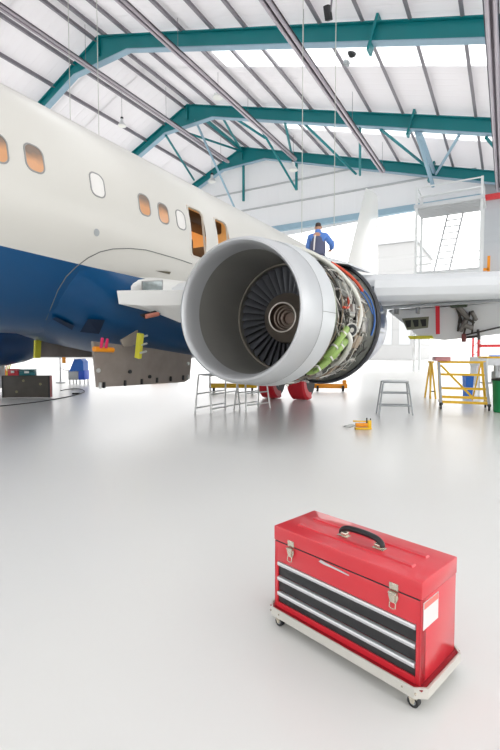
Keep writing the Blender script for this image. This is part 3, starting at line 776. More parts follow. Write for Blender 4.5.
for k, (a, y_, rr) in enumerate(((-.40, 6.02, .05), (-.58, 6.10, .058), (-.78, 6.02, .045))):
    epipe('oil_hose', [(a+.20, y_+.5, .95), (a+.19, y_+.36, 1.01), (a+.12, y_+.2, 1.03), (a, y_+.1, 1.03), (a-.14, y_+.08, 1.01), (a-.26, y_+.14, .96)], rr, 'green', 'thick green hose', 12)
    for q in range(3):
        aa = a+.13-.1*q; yy = y_+.21-.07*q
        bm = B(); c0 = epos(aa, yy, 1.025); tn = (epos(aa-.08, yy-.06, 1.025)-c0).normalized(); cyl(bm, c0-tn*.012, c0+tn*.012, rr*1.14, 16); part('hose_clamp', bm, 'duct', case, 'pale hose clamp', world=True)
epipe('oil_hose', [(-.22, 6.45, .97), (-.34, 6.5, 1.07), (-.52, 6.55, 1.08), (-.70, 6.62, 1.05), (-.85, 6.75, .97)], .042, 'duct', 'thick pale hose', 12)
def unit(name, a, y, r, size, m, label=None):
    bm = B(); e = Vector((math.cos(a), 0, math.sin(a))); rot = Matrix.Rotation(-a, 3, 'Y')
    box(bm, epos(a, y, r), size, rot=rot, bevel=.012); return part(name, bm, m, case, label, world=True)
unit('control_box', .42, 6.42, .93, (.12, .24, .3), 'case'); unit('control_box', -.1, 7.35, .94, (.14, .3, .24), 'pipe')
unit('valve_block', .12, 6.72, .95, (.14, .13, .14), 'pipe'); unit('valve_block', -.38, 7.1, .95, (.16, .2, .2), 'pipe_tan')
unit('valve_block', .62, 7.5, .94, (.12, .22, .16), 'pipe'); unit('junction_box', -.95, 6.9, .93, (.12, .4, .3), 'case'); unit('junction_box', .95, 7.3, .93, (.1, .35, .3), 'pipe_dark')
bm = B(); c0 = epos(-.2, 6.62, .9); ax = Vector((math.cos(-.5), -.75, math.sin(-.2))).normalized()
cyl(bm, c0, c0+ax*.2, .11, 24); st = part('starter', bm, 'pipe', case, 'round starter housing', world=True)
bm = B(); cyl(bm, c0+ax*.195, c0+ax*.204, .085, 24); part('starter_opening', bm, 'dark', case, 'dark opening of the starter', world=True)
bm = B(); cyl(bm, c0+ax*.198, c0+ax*.212, .035, 16); part('starter_hub', bm, 'pipe', case, world=True)
for a, y_, ll in ((.02, 6.45, .2), (-.02, 7.0, .18), (.3, 7.15, .16), (-.75, 7.3, .22), (-1.1, 6.5, .2), (-1.3, 7.0, .25)):
    bm = B(); c0 = epos(a, y_, .97); cyl(bm, c0, c0+Vector((.02, ll, 0)), .05, 16); part('canister', bm, 'pipe', case, world=True)
for yv in (6.35, 7.0, 7.6):
    bm = B(); tube(bm, [epos(-1.9+3.3*i/40, yv, .925) for i in range(41)], .022, 8); part('case_flange', bm, 'pipe_dark', case, world=True)
# rear rim and thrust reverser
bm = B(); lathe_y(bm, [(1.05, 7.83), (1.085, 7.785), (1.115, 7.81), (1.125, 7.87), (1.10, 7.92), (1.05, 7.94)], EXc, EZc, 80, closed=True)
rim = part('reverser_rim', bm, 'blackrim', plane, 'black rubber rim at the back of the open cowl', world=True)
bm = B(); lathe_y(bm, [(1.08, 7.92), (1.02, 8.3), (.95, 8.9), (.86, 9.5), (.80, 9.6), (.6, 9.5), (.45, 9.9), (.3, 10.3), (.02, 10.6)], EXc, EZc, 64); part('thrust_reverser', bm, 'navy', plane, 'dark blue thrust reverser cowl', world=True)
# raised cowl edge strip and pylon above
bm = B()
loft(bm, [[epos(a, y_, 1.0+.02), epos(a, y_, 1.05), epos(a+.05, y_+.12, 1.06), epos(a+.05, y_+.12, 1.02)] for a, y_ in ((2.2, 6.1), (1.9, 6.2), (1.6, 6.35), (1.35, 6.55), (1.15, 6.8))]); part('cowl_hinge_strip', bm, 'blackrim', plane, world=True)
bm = B()
loft(bm, [[(-3.0-w, y_, z0), (-3.0+w, y_, z0), (-3.0+w*.8, y_, z1), (-3.0, y_, z1+.05), (-3.0-w*.8, y_, z1)] for y_, w, z0, z1 in ((6.1, .06, 2.70, 2.80), (6.6, .16, 2.62, 2.88), (7.6, .22, 2.55, 2.93), (8.6, .24, 2.5, 2.95), (11, .15, 2.3, 2.6))])
part('pylon', bm, 'white', plane, world=True)
bm = B(); loft(bm, [[(-2.9, y_, z), (-2.35+dx, y_+.25, z-.17), (-2.35+dx, y_+.25, z-.2), (-2.9, y_, z-.05)] for y_, z, dx in ((6.35, 2.83, -.12), (7.2, 2.92, 0), (8.3, 2.92, .1))]); part('hinged_cowl_edge', bm, 'wingwhite', plane, world=True)

# left engine: closed navy cowl under the far wing
LX = 2*FX-EXc
bm = B(); lathe_y(bm, [(.75, 6.2), (.757, 5.28), (.80, 4.97), (.85, 4.95), (.94, 5.3), (.99, 5.9), (1.02, 6.5), (.98, 7.1), (.90, 7.6), (.82, 7.85), (.7, 7.85), (.55, 8.0), (.3, 8.7), (.02, 9.0)], LX, EZc+.08, 56)
part('engine_cowl', bm, 'navy', plane, 'closed navy blue engine cowl under the far wing', world=True)
bm = B(); prism(bm, [(LX-.15, 6.5, 2.6), (LX+.15, 6.5, 2.6), (LX+.2, 9, 2.5), (LX-.2, 9, 2.5)], (0, 0, .3)); part('pylon', bm, 'navy', plane, world=True)

# landing gear of the right wing, wheels wrapped in red covers
gx, gy = -5.08, 10.95
bm = B(); cyl(bm, (gx, gy, .5), (gx, gy, 2.3), .09, 16); cyl(bm, (gx, gy, .55), (gx-.7, gy-.1, 2.1), .045, 10); part('gear_strut', bm, 'greytube', plane, world=True)
bm = B(); cyl(bm, (gx-.6, gy, .5), (gx+.6, gy, .5), .06, 12); axle = part('axle', bm, 'greytube', plane, world=True)
for s in (-1, 1):
    bm = B(); x0 = gx+s*.44
    for sg in (1,):
        ring = [(.2, -.16), (.42, -.17), (.48, -.12), (.495, 0), (.48, .12), (.42, .17), (.2, .16)]
        vs = [[bm.verts.new((x0+w, gy+r*math.cos(2*PI*j/36), .495+r*math.sin(2*PI*j/36))) for j in range(36)] for r, w in ring]
        for a, b in zip(vs, vs[1:]):
            for j in range(36): bm.faces.new((a[j], a[(j+1) % 36], b[(j+1) % 36], b[j]))
        bm.faces.new(vs[0]); bm.faces.new(vs[-1])
    part('main_wheel', bm, 'rubber', axle, world=True)
    bm = B()
    ring = [(.10, -.24), (.44, -.25), (.51, -.19), (.52, 0), (.51, .19), (.46, .235), (.30, .23)]
    vs = []
    for r, w in ring:
        row = []
        for j in range(37):
            a = -.15+(PI+.3)*j/36; rr = r*(1+.012*math.sin(j*2.3+w*9))
            row.append(bm.verts.new((x0+w, gy-.03-rr*math.sin(a), max(.012, .505+rr*math.cos(a)))))
        vs.append(row)
    for a, b in zip(vs, vs[1:]):
        for j in range(36): bm.faces.new((a[j], a[j+1], b[j+1], b[j]))
    solo('wheel_cover', bm, 'redcover', 'red cover over the main wheel, ' + ('left one nearer the fuselage' if s < 0 else 'right one nearer the yellow hand pump'), 'wheel cover', (x0, gy, 0), world=True, group='red wheel covers')

# open belly panel hanging under the body
A0, A1 = Vector((-5.75, 5.05, 0)), Vector((-6.0, 7.95, 0))
def pan(u, z): return A0.lerp(A1, u)+Vector((-(1.2-z)*.12, 0, z))
bm = B(); prism(bm, [pan(-.02, 1.42), pan(.04, .67), pan(.5, .63), pan(.93, .60), pan(1.0, .66), pan(1.0, 1.18), pan(.5, 1.32)], (-.05, 0, 0))
door = part('belly_door', bm, 'panelbrown', plane, 'worn grey brown belly door hanging open', world=True, smooth=False)
for u in (.05, .08, .26, .42, .58, .74, .9, .96):
    bm = B(); q = pan(u, .70); box(bm, q+Vector((.02, 0, 0)), (.04, .03, .1)); part('door_latch', bm, 'alutube' if u in (.05, .96) else 'dark', door, world=True, smooth=False)
for u, z in ((.03, .95), (.95, 1.0), (.3, .9), (.5, .78)):
    bm = B(); q = pan(u, z); cyl(bm, q+Vector((-.01, 0, 0)), q+Vector((.03, 0, 0)), .035, 12); part('door_fitting', bm, 'alutube' if u in (.03, .95) else 'dark', door, world=True)
bm = B(); q = pan(.07, 1.2)+Vector((.06, 0, 0)); prism(bm, [on_x(*v, q.x+.03) for v in ((121, 340), (138, 330), (138, 345), (124, 347))], (-.03, 0, 0)); part('torn_sealant', bm, 'panelbrown', door, world=True, smooth=False)
bm = B(); prism(bm, [(-8.85, 6.2, 1.52), (-8.9, 6.2, 1.14), (-8.95, 7.8, 1.12), (-8.9, 7.8, 1.5)], (-.06, 0, .02))
far_door = part('belly_door', bm, 'panelbrown', plane, 'far grey brown belly door, only its lower strip showing', world=True, smooth=False)
bm = B(); prism(bm, [(-8.83, 6.12, 1.5), (-8.87, 6.12, 1.12), (-8.87, 6.26, 1.12), (-8.83, 6.26, 1.5)], (.05, 0, 0)); solo('foam_guard', bm, 'yellowtape', 'pale yellow foam guard on the far belly door, above the dark trunk', 'edge guard', (-8.87, 6.19, 1.12), world=True, smooth=False)
# things hung on the door
p0 = on_x(94, 349, -5.62); p1 = on_x(113, 350, -5.62)
bm = B(); cyl(bm, p0, p1, .042, 14); solo('locking_pin', bm, 'orange', 'orange rolled locking sleeve on the upper corner of the hanging belly door', 'safety pin', p0, world=True)
for k, (q0, q1) in enumerate((((101, 348), (102.5, 338)), ((106, 348), (107.5, 339)))):
    a, b = on_x(*q0, -5.56), on_x(*q1, -5.58)
    bm = B(); bar(bm, a, b, .035, .035); solo('pink_ribbon', bm, 'pink', ('left' if k == 0 else 'right')+' pink ribbon above the orange sleeve on the belly door', 'ribbon', a, world=True, group='pink ribbons on the belly door')
a, b = on_x(140.5, 333.5, -5.45), on_x(138, 358, -5.55)
t = thing('foam_guard', 'pale yellow foam edge guard clipped on the belly by the hanging door', 'edge guard', b)
bm = B(); bar(bm, a, b, .10, .07); part('foam_strip', bm, 'yellowtape', t, world=True, smooth=False)
for q in ((140, 337), (139.5, 345), (139, 353)):
    bm = B(); u0 = on_x(*q, -5.46); cyl(bm, u0+Vector((0, .03, 0)), u0+Vector((.02, .16, .03)), .018, 8); part('clip', bm, 'alutube', t, world=True)
# red ribbon on the flap and its pale tail
a, b = flap_px(438, 299.5, .2), flap_px(438, 332, .12)
bm = B(); prism(bm, [a+Vector((-.045, 0, 0)), a+Vector((.05, 0, 0)), b+Vector((.05, 0, 0)), b+Vector((-.04, 0, 0))], (0, -.012, 0)); solo('warning_ribbon', bm, 'ribbon', 'long red warning ribbon hanging in front of the lowered flap', 'ribbon', b, world=True, smooth=False)

# ------------------------------------------------------------------ person on the wing
def skin_mesh(name, joints, edges, m, parent, root=0, sub=2):
    me = bpy.data.meshes.new(name); me.from_pydata([j[:3] for j in joints], edges, [])
    o = link(bpy.data.objects.new(name, me)); o.parent = parent
    md = o.modifiers.new('skin', 'SKIN'); md.use_smooth_shade = True
    for i, j in enumerate(joints):
        v = me.skin_vertices[0].data[i]; r = j[3]
        v.radius = r if isinstance(r, tuple) else (r, r); v.use_root = (i == root)
    sb = o.modifiers.new('sub', 'SUBSURF'); sb.levels = sub; sb.render_levels = sub
    me.materials.append(M[m])
    ORG[o.name] = Vector((0, 0, 0)); return o
PP = Vector((-4.12, 10.6, 2.71))
man = thing('person', 'person in a dark vest and blue sleeves standing on the wing, seen from behind', 'person', PP, .25)
# local frame: facing +Y (away), x to his right
body = [(0, 0, .93, (.15, .11)), (0, .01, 1.08, (.135, .10)), (0, .0, 1.25, (.15, .11)), (0, -.01, 1.39, (.14, .09)), (0, .03, 1.48, .055), (0, .06, 1.56, (.07, .08)), (0, .075, 1.65, (.075, .09)), (0, .07, 1.71, (.05, .06)),
        (.18, 0, 1.38, .06), (.34, .02, 1.16, .047), (.30, .24, 1.10, .036), (.27, .31, 1.10, .03),
        (-.18, 0, 1.38, .06), (-.24, .04, 1.12, .047), (-.20, .24, 1.0, .036), (-.19, .31, 1.0, .03),
        (.09, 0, .86, .09), (.10, .02, .48, .06), (.10, -.02, .09, .042), (.10, .13, .04, .035),
        (-.09, 0, .86, .09), (-.10, .02, .48, .06), (-.10, -.02, .09, .042), (-.10, .13, .04, .035)]
bed = [(0, 1), (1, 2), (2, 3), (3, 4), (4, 5), (5, 6), (6, 7), (3, 8), (8, 9), (9, 10), (10, 11), (3, 12), (12, 13), (13, 14), (14, 15), (0, 16), (16, 17), (17, 18), (18, 19), (0, 20), (20, 21), (21, 22), (22, 23)]
base = len(body)
for hand, (hx, hy, hz), sgn in ((11, (.27, .31, 1.10), 1), (15, (-.19, .31, 1.0), -1)):
    for f in range(5):
        ox = (f-1.5)*.02 if f < 4 else -sgn*.045
        ln = (.07, .08, .075, .06, .045)[f]; i = len(body)
        body += [(hx+ox, hy+.045, hz-.004, .009), (hx+ox*1.1, hy+.045+ln*.6, hz-.015, .008), (hx+ox*1.1, hy+.045+ln, hz-.04, .007)]
        bed += [(hand, i), (i, i+1), (i+1, i+2)]
skin_mesh('body', body, bed, 'skin', man)
skin_mesh('shirt', [(0, 0, 1.0, (.17, .13)), (0, 0, 1.2, (.165, .122)), (0, -.01, 1.38, (.16, .105)), (0, .02, 1.45, (.07, .07)), (.19, 0, 1.38, .09), (.35, .02, 1.17, .078), (.305, .21, 1.11, .055), (-.19, 0, 1.38, .08), (-.25, .04, 1.13, .072), (-.205, .21, 1.03, .05)],
          [(0, 1), (1, 2), (2, 3), (2, 4), (4, 5), (5, 6), (2, 7), (7, 8), (8, 9)], 'shirt', man)
skin_mesh('vest', [(0, 0, .84, (.22, .16)), (0, 0, 1.1, (.21, .145)), (0, -.005, 1.28, (.205, .145)), (0, -.01, 1.41, (.15, .12))], [(0, 1), (1, 2), (2, 3)], 'vest', man)
skin_mesh('trousers', [(0, 0, .96, (.165, .125)), (.09, 0, .84, .105), (.10, .02, .48, .078), (.10, -.01, .10, .065), (-.09, 0, .84, .105), (-.10, .02, .48, .078), (-.10, -.01, .10, .065)], [(0, 1), (1, 2), (2, 3), (0, 4), (4, 5), (5, 6)], 'trousers', man)
skin_mesh('hair', [(0, .045, 1.6, (.07, .06)), (0, .05, 1.68, (.085, .085)), (0, .055, 1.735, (.06, .07))], [(0, 1), (1, 2)], 'hair', man)
skin_mesh('collar', [(0, .0, 1.38, (.11, .10)), (0, .03, 1.48, (.095, .09)), (0, .045, 1.57, (.09, .09))], [(0, 1), (1, 2)], 'shirt', man)
for s in (-1, 1):
    bm = B(); bmesh.ops.create_uvsphere(bm, u_segments=12, v_segments=8, radius=1, matrix=Matrix.Translation((s*.078, .07, 1.62)) @ Matrix.Diagonal((.012, .022, .034, 1))); part('ear', bm, 'skin', man)
    bm = B(); bmesh.ops.create_uvsphere(bm, u_segments=10, v_segments=8, radius=.011, matrix=Matrix.Translation((s*.03, .158, 1.635))); part('eye', bm, 'dark', man)
    bm = B(); box(bm, (s*.10, .06, .045), (.095, .27, .09), bevel=.03); part('boot', bm, 'rubber', man)
bm = B(); bmesh.ops.create_cone(bm, segments=10, cap_ends=True, radius1=.018, radius2=.006, depth=.045, matrix=Matrix.Translation((0, .165, 1.605))); part('nose', bm, 'skin', man)
bm = B(); box(bm, (0, .148, 1.57), (.045, .012, .01), bevel=.003); part('mouth', bm, mat('lips', (160, 96, 86), .5), man)
bm = B(); loft(bm, [[(x-.018, y, z), (x+.018, y, z), (x+.018, y-.012, z), (x-.018, y-.012, z)] for x, y, z in ((-.05, -.10, 1.40), (-.055, -.145, 1.3), (-.065, -.155, 1.18), (-.075, -.15, 1.02))]); part('reflective_stripe', bm, 'sticker', man, 'pale reflective stripe on the vest')

# ------------------------------------------------------------------ red tool chest on its dolly
fr = Vector((-.230, 1.606, 0)); fl = Vector((-.908, 1.816, 0)); ux = (fr-fl).normalized(); TRZ = math.atan2(ux.y, ux.x)
uy = Vector((-ux.y, ux.x, 0)); TW, TD, TB = .70, .285, .083
tc = (fr+fl)/2+uy*TD/2
dol = thing('wheeled_dolly', 'low pale metal dolly on casters carrying the red tool chest', 'dolly', tc, TRZ)
def chamfer(w, d, c): return [(-w+c, -d), (w-c, -d), (w, -d+c), (w, d-c), (w-c, d), (-w+c, d), (-w, d-c), (-w, -d+c)]
w, d = TW/2+.028, TD/2+.028
o_ = chamfer(w, d, .035); i_ = chamfer(w-.006, d-.006, .033)
bm = B(); n = 8
A_ = [bm.verts.new((x, y, .05)) for x, y in o_]; B_ = [bm.verts.new((x, y, .088)) for x, y in o_]; C_ = [bm.verts.new((x, y, .088)) for x, y in i_]; D_ = [bm.verts.new((x, y, .079)) for x, y in i_]
for k in range(n):
    q = (k+1) % n
    bm.faces.new((A_[k], A_[q], B_[q], B_[k])); bm.faces.new((B_[k], B_[q], C_[q], C_[k])); bm.faces.new((C_[k], C_[q], D_[q], D_[k]))
bm.faces.new(D_); bm.faces.new(A_[::-1])
deck = part('deck', bm, 'dolly', dol, smooth=False)
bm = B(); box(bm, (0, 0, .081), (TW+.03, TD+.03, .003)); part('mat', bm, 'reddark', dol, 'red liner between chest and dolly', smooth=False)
for sx in (-1, 1):
    for sy in (-1, 1):
        cx, cy = sx*(w-.055), sy*(d-.03)
        bm = B(); box(bm, (cx, cy, .046), (.05, .04, .008)); 
        for q in (-1, 1): prism(bm, [(cx-.012, cy+q*.013, .044), (cx+.018, cy+q*.013, .044), (cx+.012, cy+q*.013, .016), (cx, cy+q*.013, .016)], (0, .002*q, 0))
        c_ = part('caster', bm, 'chrome', dol)
        bm = B(); cyl(bm, (cx+.006, cy-.010, .021), (cx+.006, cy+.010, .021), .021, 24); part('caster_wheel', bm, 'rubber', c_)
        bm = B(); cyl(bm, (cx+.006, cy-.012, .021), (cx+.006, cy+.012, .021), .011, 16); part('hub', bm, 'greytube', c_)
        for k in range(2):
            bm = B(); cyl(bm, (cx+(k-.5)*.05, sy*(d-.001)-.002*sy, .07), (cx+(k-.5)*.05, sy*(d+.002), .07), .004, 10); part('bolt', bm, 'chrome', deck)
ch = thing('tool_chest', 'red metal tool chest with three black drawers and a black carrying handle', 'toolbox', tc+Vector((0, 0, TB)), TRZ)
TH, LID = .375, .068; zs = TH-LID
x0, x1, y0, y1 = -TW/2, TW/2, -TD/2, TD/2
# body shell: open front recess where the drawers sit
bm = B(); fw = .018
box(bm, (0, .01, zs/2), (TW-.004, TD-.024, zs-.002))
box(bm, (x0+fw/2, y0+.02, zs/2), (fw, .04, zs), bevel=.002); box(bm, (x1-fw/2, y0+.02, zs/2), (fw, .04, zs), bevel=.002)
box(bm, (x1-.003, 0, zs/2), (.006, TD, zs), bevel=.0015); box(bm, (x0+.003, 0, zs/2), (.006, TD, zs), bevel=.0015)
box(bm, (0, y0+.012, .012), (TW-2*fw, .024, .024)); 
box(bm, (0, y0+.010, zs-.046), (TW-2*fw+.004, .02, .092), bevel=.0015)
cb = part('chest_body', bm, 'red', ch)
dz = [.215-.0725*k for k in range(3)]
dw = TW-2*fw-.004
for k in range(3):
    zt = .214-k*.0695; zb = zt-.0695+.004
    bm = B(); box(bm, (0, y0+.016, (zt-.018+zb)/2), (dw, .02, zt-.018-zb), bevel=.002); dr = part('drawer', bm, 'drawer', ch)
    bm = B(); prism(bm, [(-dw/2, y0+.010, zt), (-dw/2, y0-.003, zt-.002), (-dw/2, y0-.005, zt-.008), (-dw/2, y0-.003, zt-.018), (-dw/2, y0+.008, zt-.021)], (dw, 0, 0)); part('pull_bar', bm, 'barsilver', dr, 'silver pull bar along the drawer top', smooth=False)
# lid
bm = B(); box(bm, (0, 0, TH-LID/2+.001), (TW+.006, TD+.006, LID-.002), bevel=.005); lid = part('lid', bm, 'red', ch)
for yy in (-.055, .055):
    bm = B(); loft(bm, [[(-TW/2+.07+e, yy-wd, TH+h), (TW/2-.07-e, yy-wd, TH+h), (TW/2-.07-e, yy+wd, TH+h), (-TW/2+.07+e, yy+wd, TH+h)] for e, wd, h in ((0, .016, -.001), (.006, .011, .0055))]); part('lid_rib', bm, 'red', lid)
bm = B(); box(bm, (0, y0+.001, zs-.001), (TW-.01, .004, .003)); part('lid_gap', bm, 'dark', ch, 'dark gap under the lid', smooth=False)
# handle
hx = .086; hy = -.012; hc = .022
for s in (-1, 1):
    bm = B(); box(bm, (hc+s*hx, hy, TH+.002), (.05, .034, .003), bevel=.001); box(bm, (hc+s*(hx-.004), hy, TH+.011), (.03, .024, .018), bevel=.004); part('handle_mount', bm, 'chrome', lid, 'nickel handle mount')
pts = [(-hx-.012, hy, TH+.010), (-hx-.008, hy, TH+.024), (-hx+.012, hy, TH+.036), (-hx+.04, hy, TH+.041), (0, hy, TH+.043), (hx-.04, hy, TH+.041), (hx-.012, hy, TH+.036), (hx+.008, hy, TH+.024), (hx+.012, hy, TH+.010)]
bm = B(); tube(bm, smooth_path([(a+hc, b, c_) for a, b, c_ in pts], 4), .0125, 12); part('handle', bm, 'handle', lid, 'black carrying handle')
# latches
for s in (-1, 1):
    lx = s*.248; yf = y0-.004
    bm = B(); box(bm, (lx, yf-.001, zs+.014), (.036, .003, .026), bevel=.001)
    for q in (-1, 1): cyl(bm, (lx+q*.012, yf-.004, zs+.019), (lx+q*.012, yf, zs+.019), .006, 10)
    lt_ = part('latch', bm, 'chrome', ch, 'nickel draw latch')
    bm = B(); prism(bm, [(lx-.016, yf-.001, zs-.003), (lx+.016, yf-.001, zs-.003), (lx+.02, yf-.001, zs-.022), (lx+.012, yf-.001, zs-.045), (lx-.012, yf-.001, zs-.045), (lx-.02, yf-.001, zs-.022)], (0, -.004, 0)); part('latch_plate', bm, 'chrome', lt_)
    bm = B(); cyl(bm, (lx-.016, yf-.010, zs-.008), (lx+.016, yf-.010, zs-.008), .005, 10); box(bm, (lx, yf-.008, zs-.026), (.018, .006, .03), bevel=.002); part('latch_lever', bm, 'chrome', lt_)
    bm = B(); tube(bm, [(lx-.011, yf-.008, zs-.04), (lx-.012, yf-.01, zs-.06), (lx, yf-.011, zs-.064), (lx+.012, yf-.01, zs-.06), (lx+.011, yf-.008, zs-.04)], .002, 6); part('latch_ring', bm, 'chrome', lt_)
# badge strip below the lid
bm = B(); bx = -.02
top_ = [(-.075, -.012), (-.065, -.003), (-.04, -.006), (-.01, -.009), (.03, -.011), (.075, -.016)]; low_ = [(.075, -.020), (.03, -.018), (-.01, -.017), (-.04, -.017), (-.06, -.016)]
prism(bm, [(bx+a, y0-.001, zs+b) for a, b in top_+low_], (0, -.002, 0)); part('badge', bm, 'barsilver', ch, 'slim silver badge strip', smooth=False)
# sticker on the side
bm = B(); box(bm, (x1+.001, y0+.072, zs-.062), (.002, .115, .098)); stk = part('side_label', bm, 'sticker', ch, 'white side label with a pale red band', smooth=False)
bm = B(); box(bm, (x1+.0018, y0+.072, zs-.026), (.002, .108, .022)); part('label_band', bm, 'stickerred', stk, smooth=False)

# ------------------------------------------------------------------ equipment on the floor
def step_frame(name, label, p0, p1, h, depth, m, group, levels, splay=.06):
    """low tubular step: two leaning frames joined by treads; p0-p1 is its front foot line"""
    p0, p1 = Vector(p0), Vector(p1); c = (p0+p1)/2; dv = p1-p0; rz = math.atan2(dv.y, dv.x); w = dv.length/2
    t = thing(name, label, 'step', (c.x, c.y, 0), rz, group)
    for sx in (-1, 1):
        bm = B(); tube(bm, [(sx*w, 0, 0), (sx*(w-splay), .06, h-.05), (sx*(w-splay-.03), .08, h), (sx*(w-splay-.02), depth*.5, h), (sx*(w-splay), depth-.06, h), (sx*w, depth, 0)], .017, 8); part('leg_frame', bm, m, t)
    for k, u in enumerate(levels):
        z = h*u; ww = w-splay*u; yy = .06*u
        bm = B(); cyl(bm, (-ww, yy, z), (ww, yy, z), .014, 8); part('cross_bar', bm, m, t)
        if u < .95:
            bm = B(); cyl(bm, (-ww, depth-yy, z), (ww, depth-yy, z), .014, 8); part('cross_bar', bm, m, t)
    bm = B(); box(bm, (0, depth/2, h+.006), (2*(w-splay), depth*.75, .02), bevel=.004); part('tread', bm, 'platform', t)
    return t
step_frame('work_step', 'low grey tubular work step standing alone right of the engine', on_z(379, 415), on_z(413, 415.5), .66, .3, 'greytube', 'tubular work steps', (.28, .66, .98), .08)
step_frame('work_step', 'low pale work step under the engine, left of the two there', on_z(211, 414), on_z(240, 408), .78, .4, 'alutube', 'tubular work steps', (.12, .5, .98), .05)
step_frame('work_step', 'low pale work step under the engine, right of the two there', on_z(246, 411.5), on_z(270, 408), .62, .35, 'alutube', 'tubular work steps', (.2, .6, .98), .05)

def rolling_stand(label, p0, p1, h, depth, group):
    p0, p1 = Vector(p0), Vector(p1); c = (p0+p1)/2; dv = p1-p0; rz = math.atan2(dv.y, dv.x); w = dv.length/2
    t = thing('rolling_stand', label, 'work stand', (c.x, c.y, 0), rz, group)
    lean = .10; zb = .16
    for sx in (-1, 1):
        for y_, nm in ((0, 'front'), (depth, 'back')):
            bm = B(); bar(bm, (sx*w, y_, .1), (sx*w-(lean if sx > 0 else .06), y_+(depth*.1 if y_ == 0 else -depth*.1), h), .05, .05); part('upright', bm, 'greytube' if y_ == 0 else 'yellow', t)
            bm = B(); cyl(bm, (sx*w-.018, y_, .065), (sx*w+.018, y_, .065), .065, 20); q = part('caster_wheel', bm, 'rubber', t)
            bm = B(); box(bm, (sx*w, y_, .12), (.07, .06, .05)); part('caster_fork', bm, 'dark', t)
        bm = B(); bar(bm, (sx*w, 0, zb), (sx*w, depth, zb), .05, .06); part('side_rail', bm, 'yellow', t)
        bm = B(); xx = w-lean if sx > 0 else -w-.06; bar(bm, (xx, depth*.1, h), (xx, depth*.9, h), .04, .05); part('side_rail', bm, 'yellow', t)
    for z in (zb, zb+.11, .46, .76, h):
        k = lean*(z-.1)/(h-.1); kl = .06*(z-.1)/(h-.1); yy = depth*.1*(z-.1)/(h-.1)
        bm = B(); bar(bm, (-w-kl, yy, z), (w-k, yy, z), .03, .05 if z > .3 else .055); part('rail', bm, 'yellow', t)
    bm = B(); bar(bm, (-w-.03, .06, h-.06), (w*.35, .02, zb+.1), .03, .045); part('diagonal_brace', bm, 'yellow', t)
    bm = B(); bar(bm, (w*.42, depth-.05, zb), (w*.75, depth-.1, h), .03, .045); part('diagonal_brace', bm, 'yellow', t)
    return t
s0 = rolling_stand('yellow wheeled work stand with a diagonal brace beside the green bin', on_z(441, 409), on_z(489, 411), 1.03, .62, None)
p = on_z(447, 409.5); 
bm = B(); hh = 1.056
ctr = on_z(448, 409.8); box(bm, (0, 0, .045), (.32, .3, .09), bevel=.015); solo('parts_tray', bm, mat('dusty_red_tray', (206, 140, 142), .5), 'dusty red tray on the left end of the yellow work stand', 'tray', (ctr.x-.17, ctr.y+.12, hh+.001), .36)
# yellow trestle left of the stand
p = on_z(433, 399)
t = thing('trestle', 'narrow yellow trestle leg stand behind the left end of the yellow work stand', 'trestle', p, .5)
for sx, sy in ((-.07, 0), (.07, 0), (-.07, .4), (.07, .4)):
    bm = B(); bar(bm, (sx, sy, 0), (sx*.3, .2, 1.0), .035, .045); part('leg', bm, 'yellow', t)
bm = B(); bar(bm, (0, .05, .98), (0, .35, .98), .05, .05); part('top_bar', bm, 'yellow', t)
bm = B(); bar(bm, (-.06, .04, .2), (.06, .04, .2), .03, .03); part('spreader', bm, 'dark', t)

def bin_(label, p, r, h, m, lidm, square=False, rz=0.0, cat='bin'):
    t = thing('waste_bin', label, cat, p, rz)
    bm = B()
    if square:
        k = [[(sx*r*f, sy*r*f, z) for sx, sy in ((-1, -1), (1, -1), (1, 1), (-1, 1))] for f, z in ((.82, 0), (1, h), (1.05, h), (1.05, h-.04))]
        loft(bm, k[:2])
    else: lathe_z(bm, [(r*.85, 0), (r*.88, .02), (r, h*.96), (r*1.04, h)], (0, 0, 0), 28)
    part('bin_body', bm, m, t, smooth=not square)
    bm = B()
    if square: box(bm, (0, 0, h+.02), (r*2.12, r*2.12, .05), bevel=.015)
    else: lathe_z(bm, [(r*1.06, h), (r*1.06, h+.03), (r*.9, h+.05)], (0, 0, 0), 28)
    part('bin_rim', bm, lidm, t)
    return t
bin_('green bin with a black rim at the right edge of the photo', on_z(505, 413)+Vector((0, .15, 0)), .25, .66, 'greenbin', 'rubber', False)
bin_('blue bin standing behind the yellow work stand', on_z(467.5, 397), .11, .58, 'bluebin', 'bluebin', True, .5)
# grey trolley with machine behind the green bin
p = on_z(494, 400)
t = thing('service_trolley', 'pale service trolley with a yellow top shelf behind the green bin', 'trolley', p, .5)
for sx in (-.3, .3):
    for sy in (-.2, .2):
        bm = B(); bar(bm, (sx, sy, 0), (sx, sy, 1.1), .035, .035); part('leg', bm, 'alutube', t)
bm = B(); box(bm, (0, 0, .45), (.64, .44, .03)); part('shelf', bm, 'platform', t)
bm = B(); box(bm, (0, 0, 1.11), (.68, .48, .05), bevel=.01); part('top_shelf', bm, 'yellow', t)
bm = B(); cyl(bm, (.02, 0, .46), (.02, 0, .75), .1, 18); cyl(bm, (.02, 0, .75), (.02, 0, .9), .05, 12); part('pump_unit', bm, 'greytube', t, 'grey pump unit')
p = on_z(487, 385); t2 = thing('long_bench', 'long pale bench with a blue tray beyond the yellow work stand', 'bench', p, .5)
bm = B(); box(bm, (0, 0, .9), (1.1, .6, .32), bevel=.02); part('bench_box', bm, 'fargrey', t2)
for sx in (-.5, .5):
    bm = B(); box(bm, (sx, 0, .37), (.06, .5, .74)); part('leg', bm, 'fargrey', t2)
bm = B(); box(bm, (.3, -.1, 1.1), (.5, .3, .06), bevel=.01); part('tray', bm, 'bluebin', t2, 'blue tray')

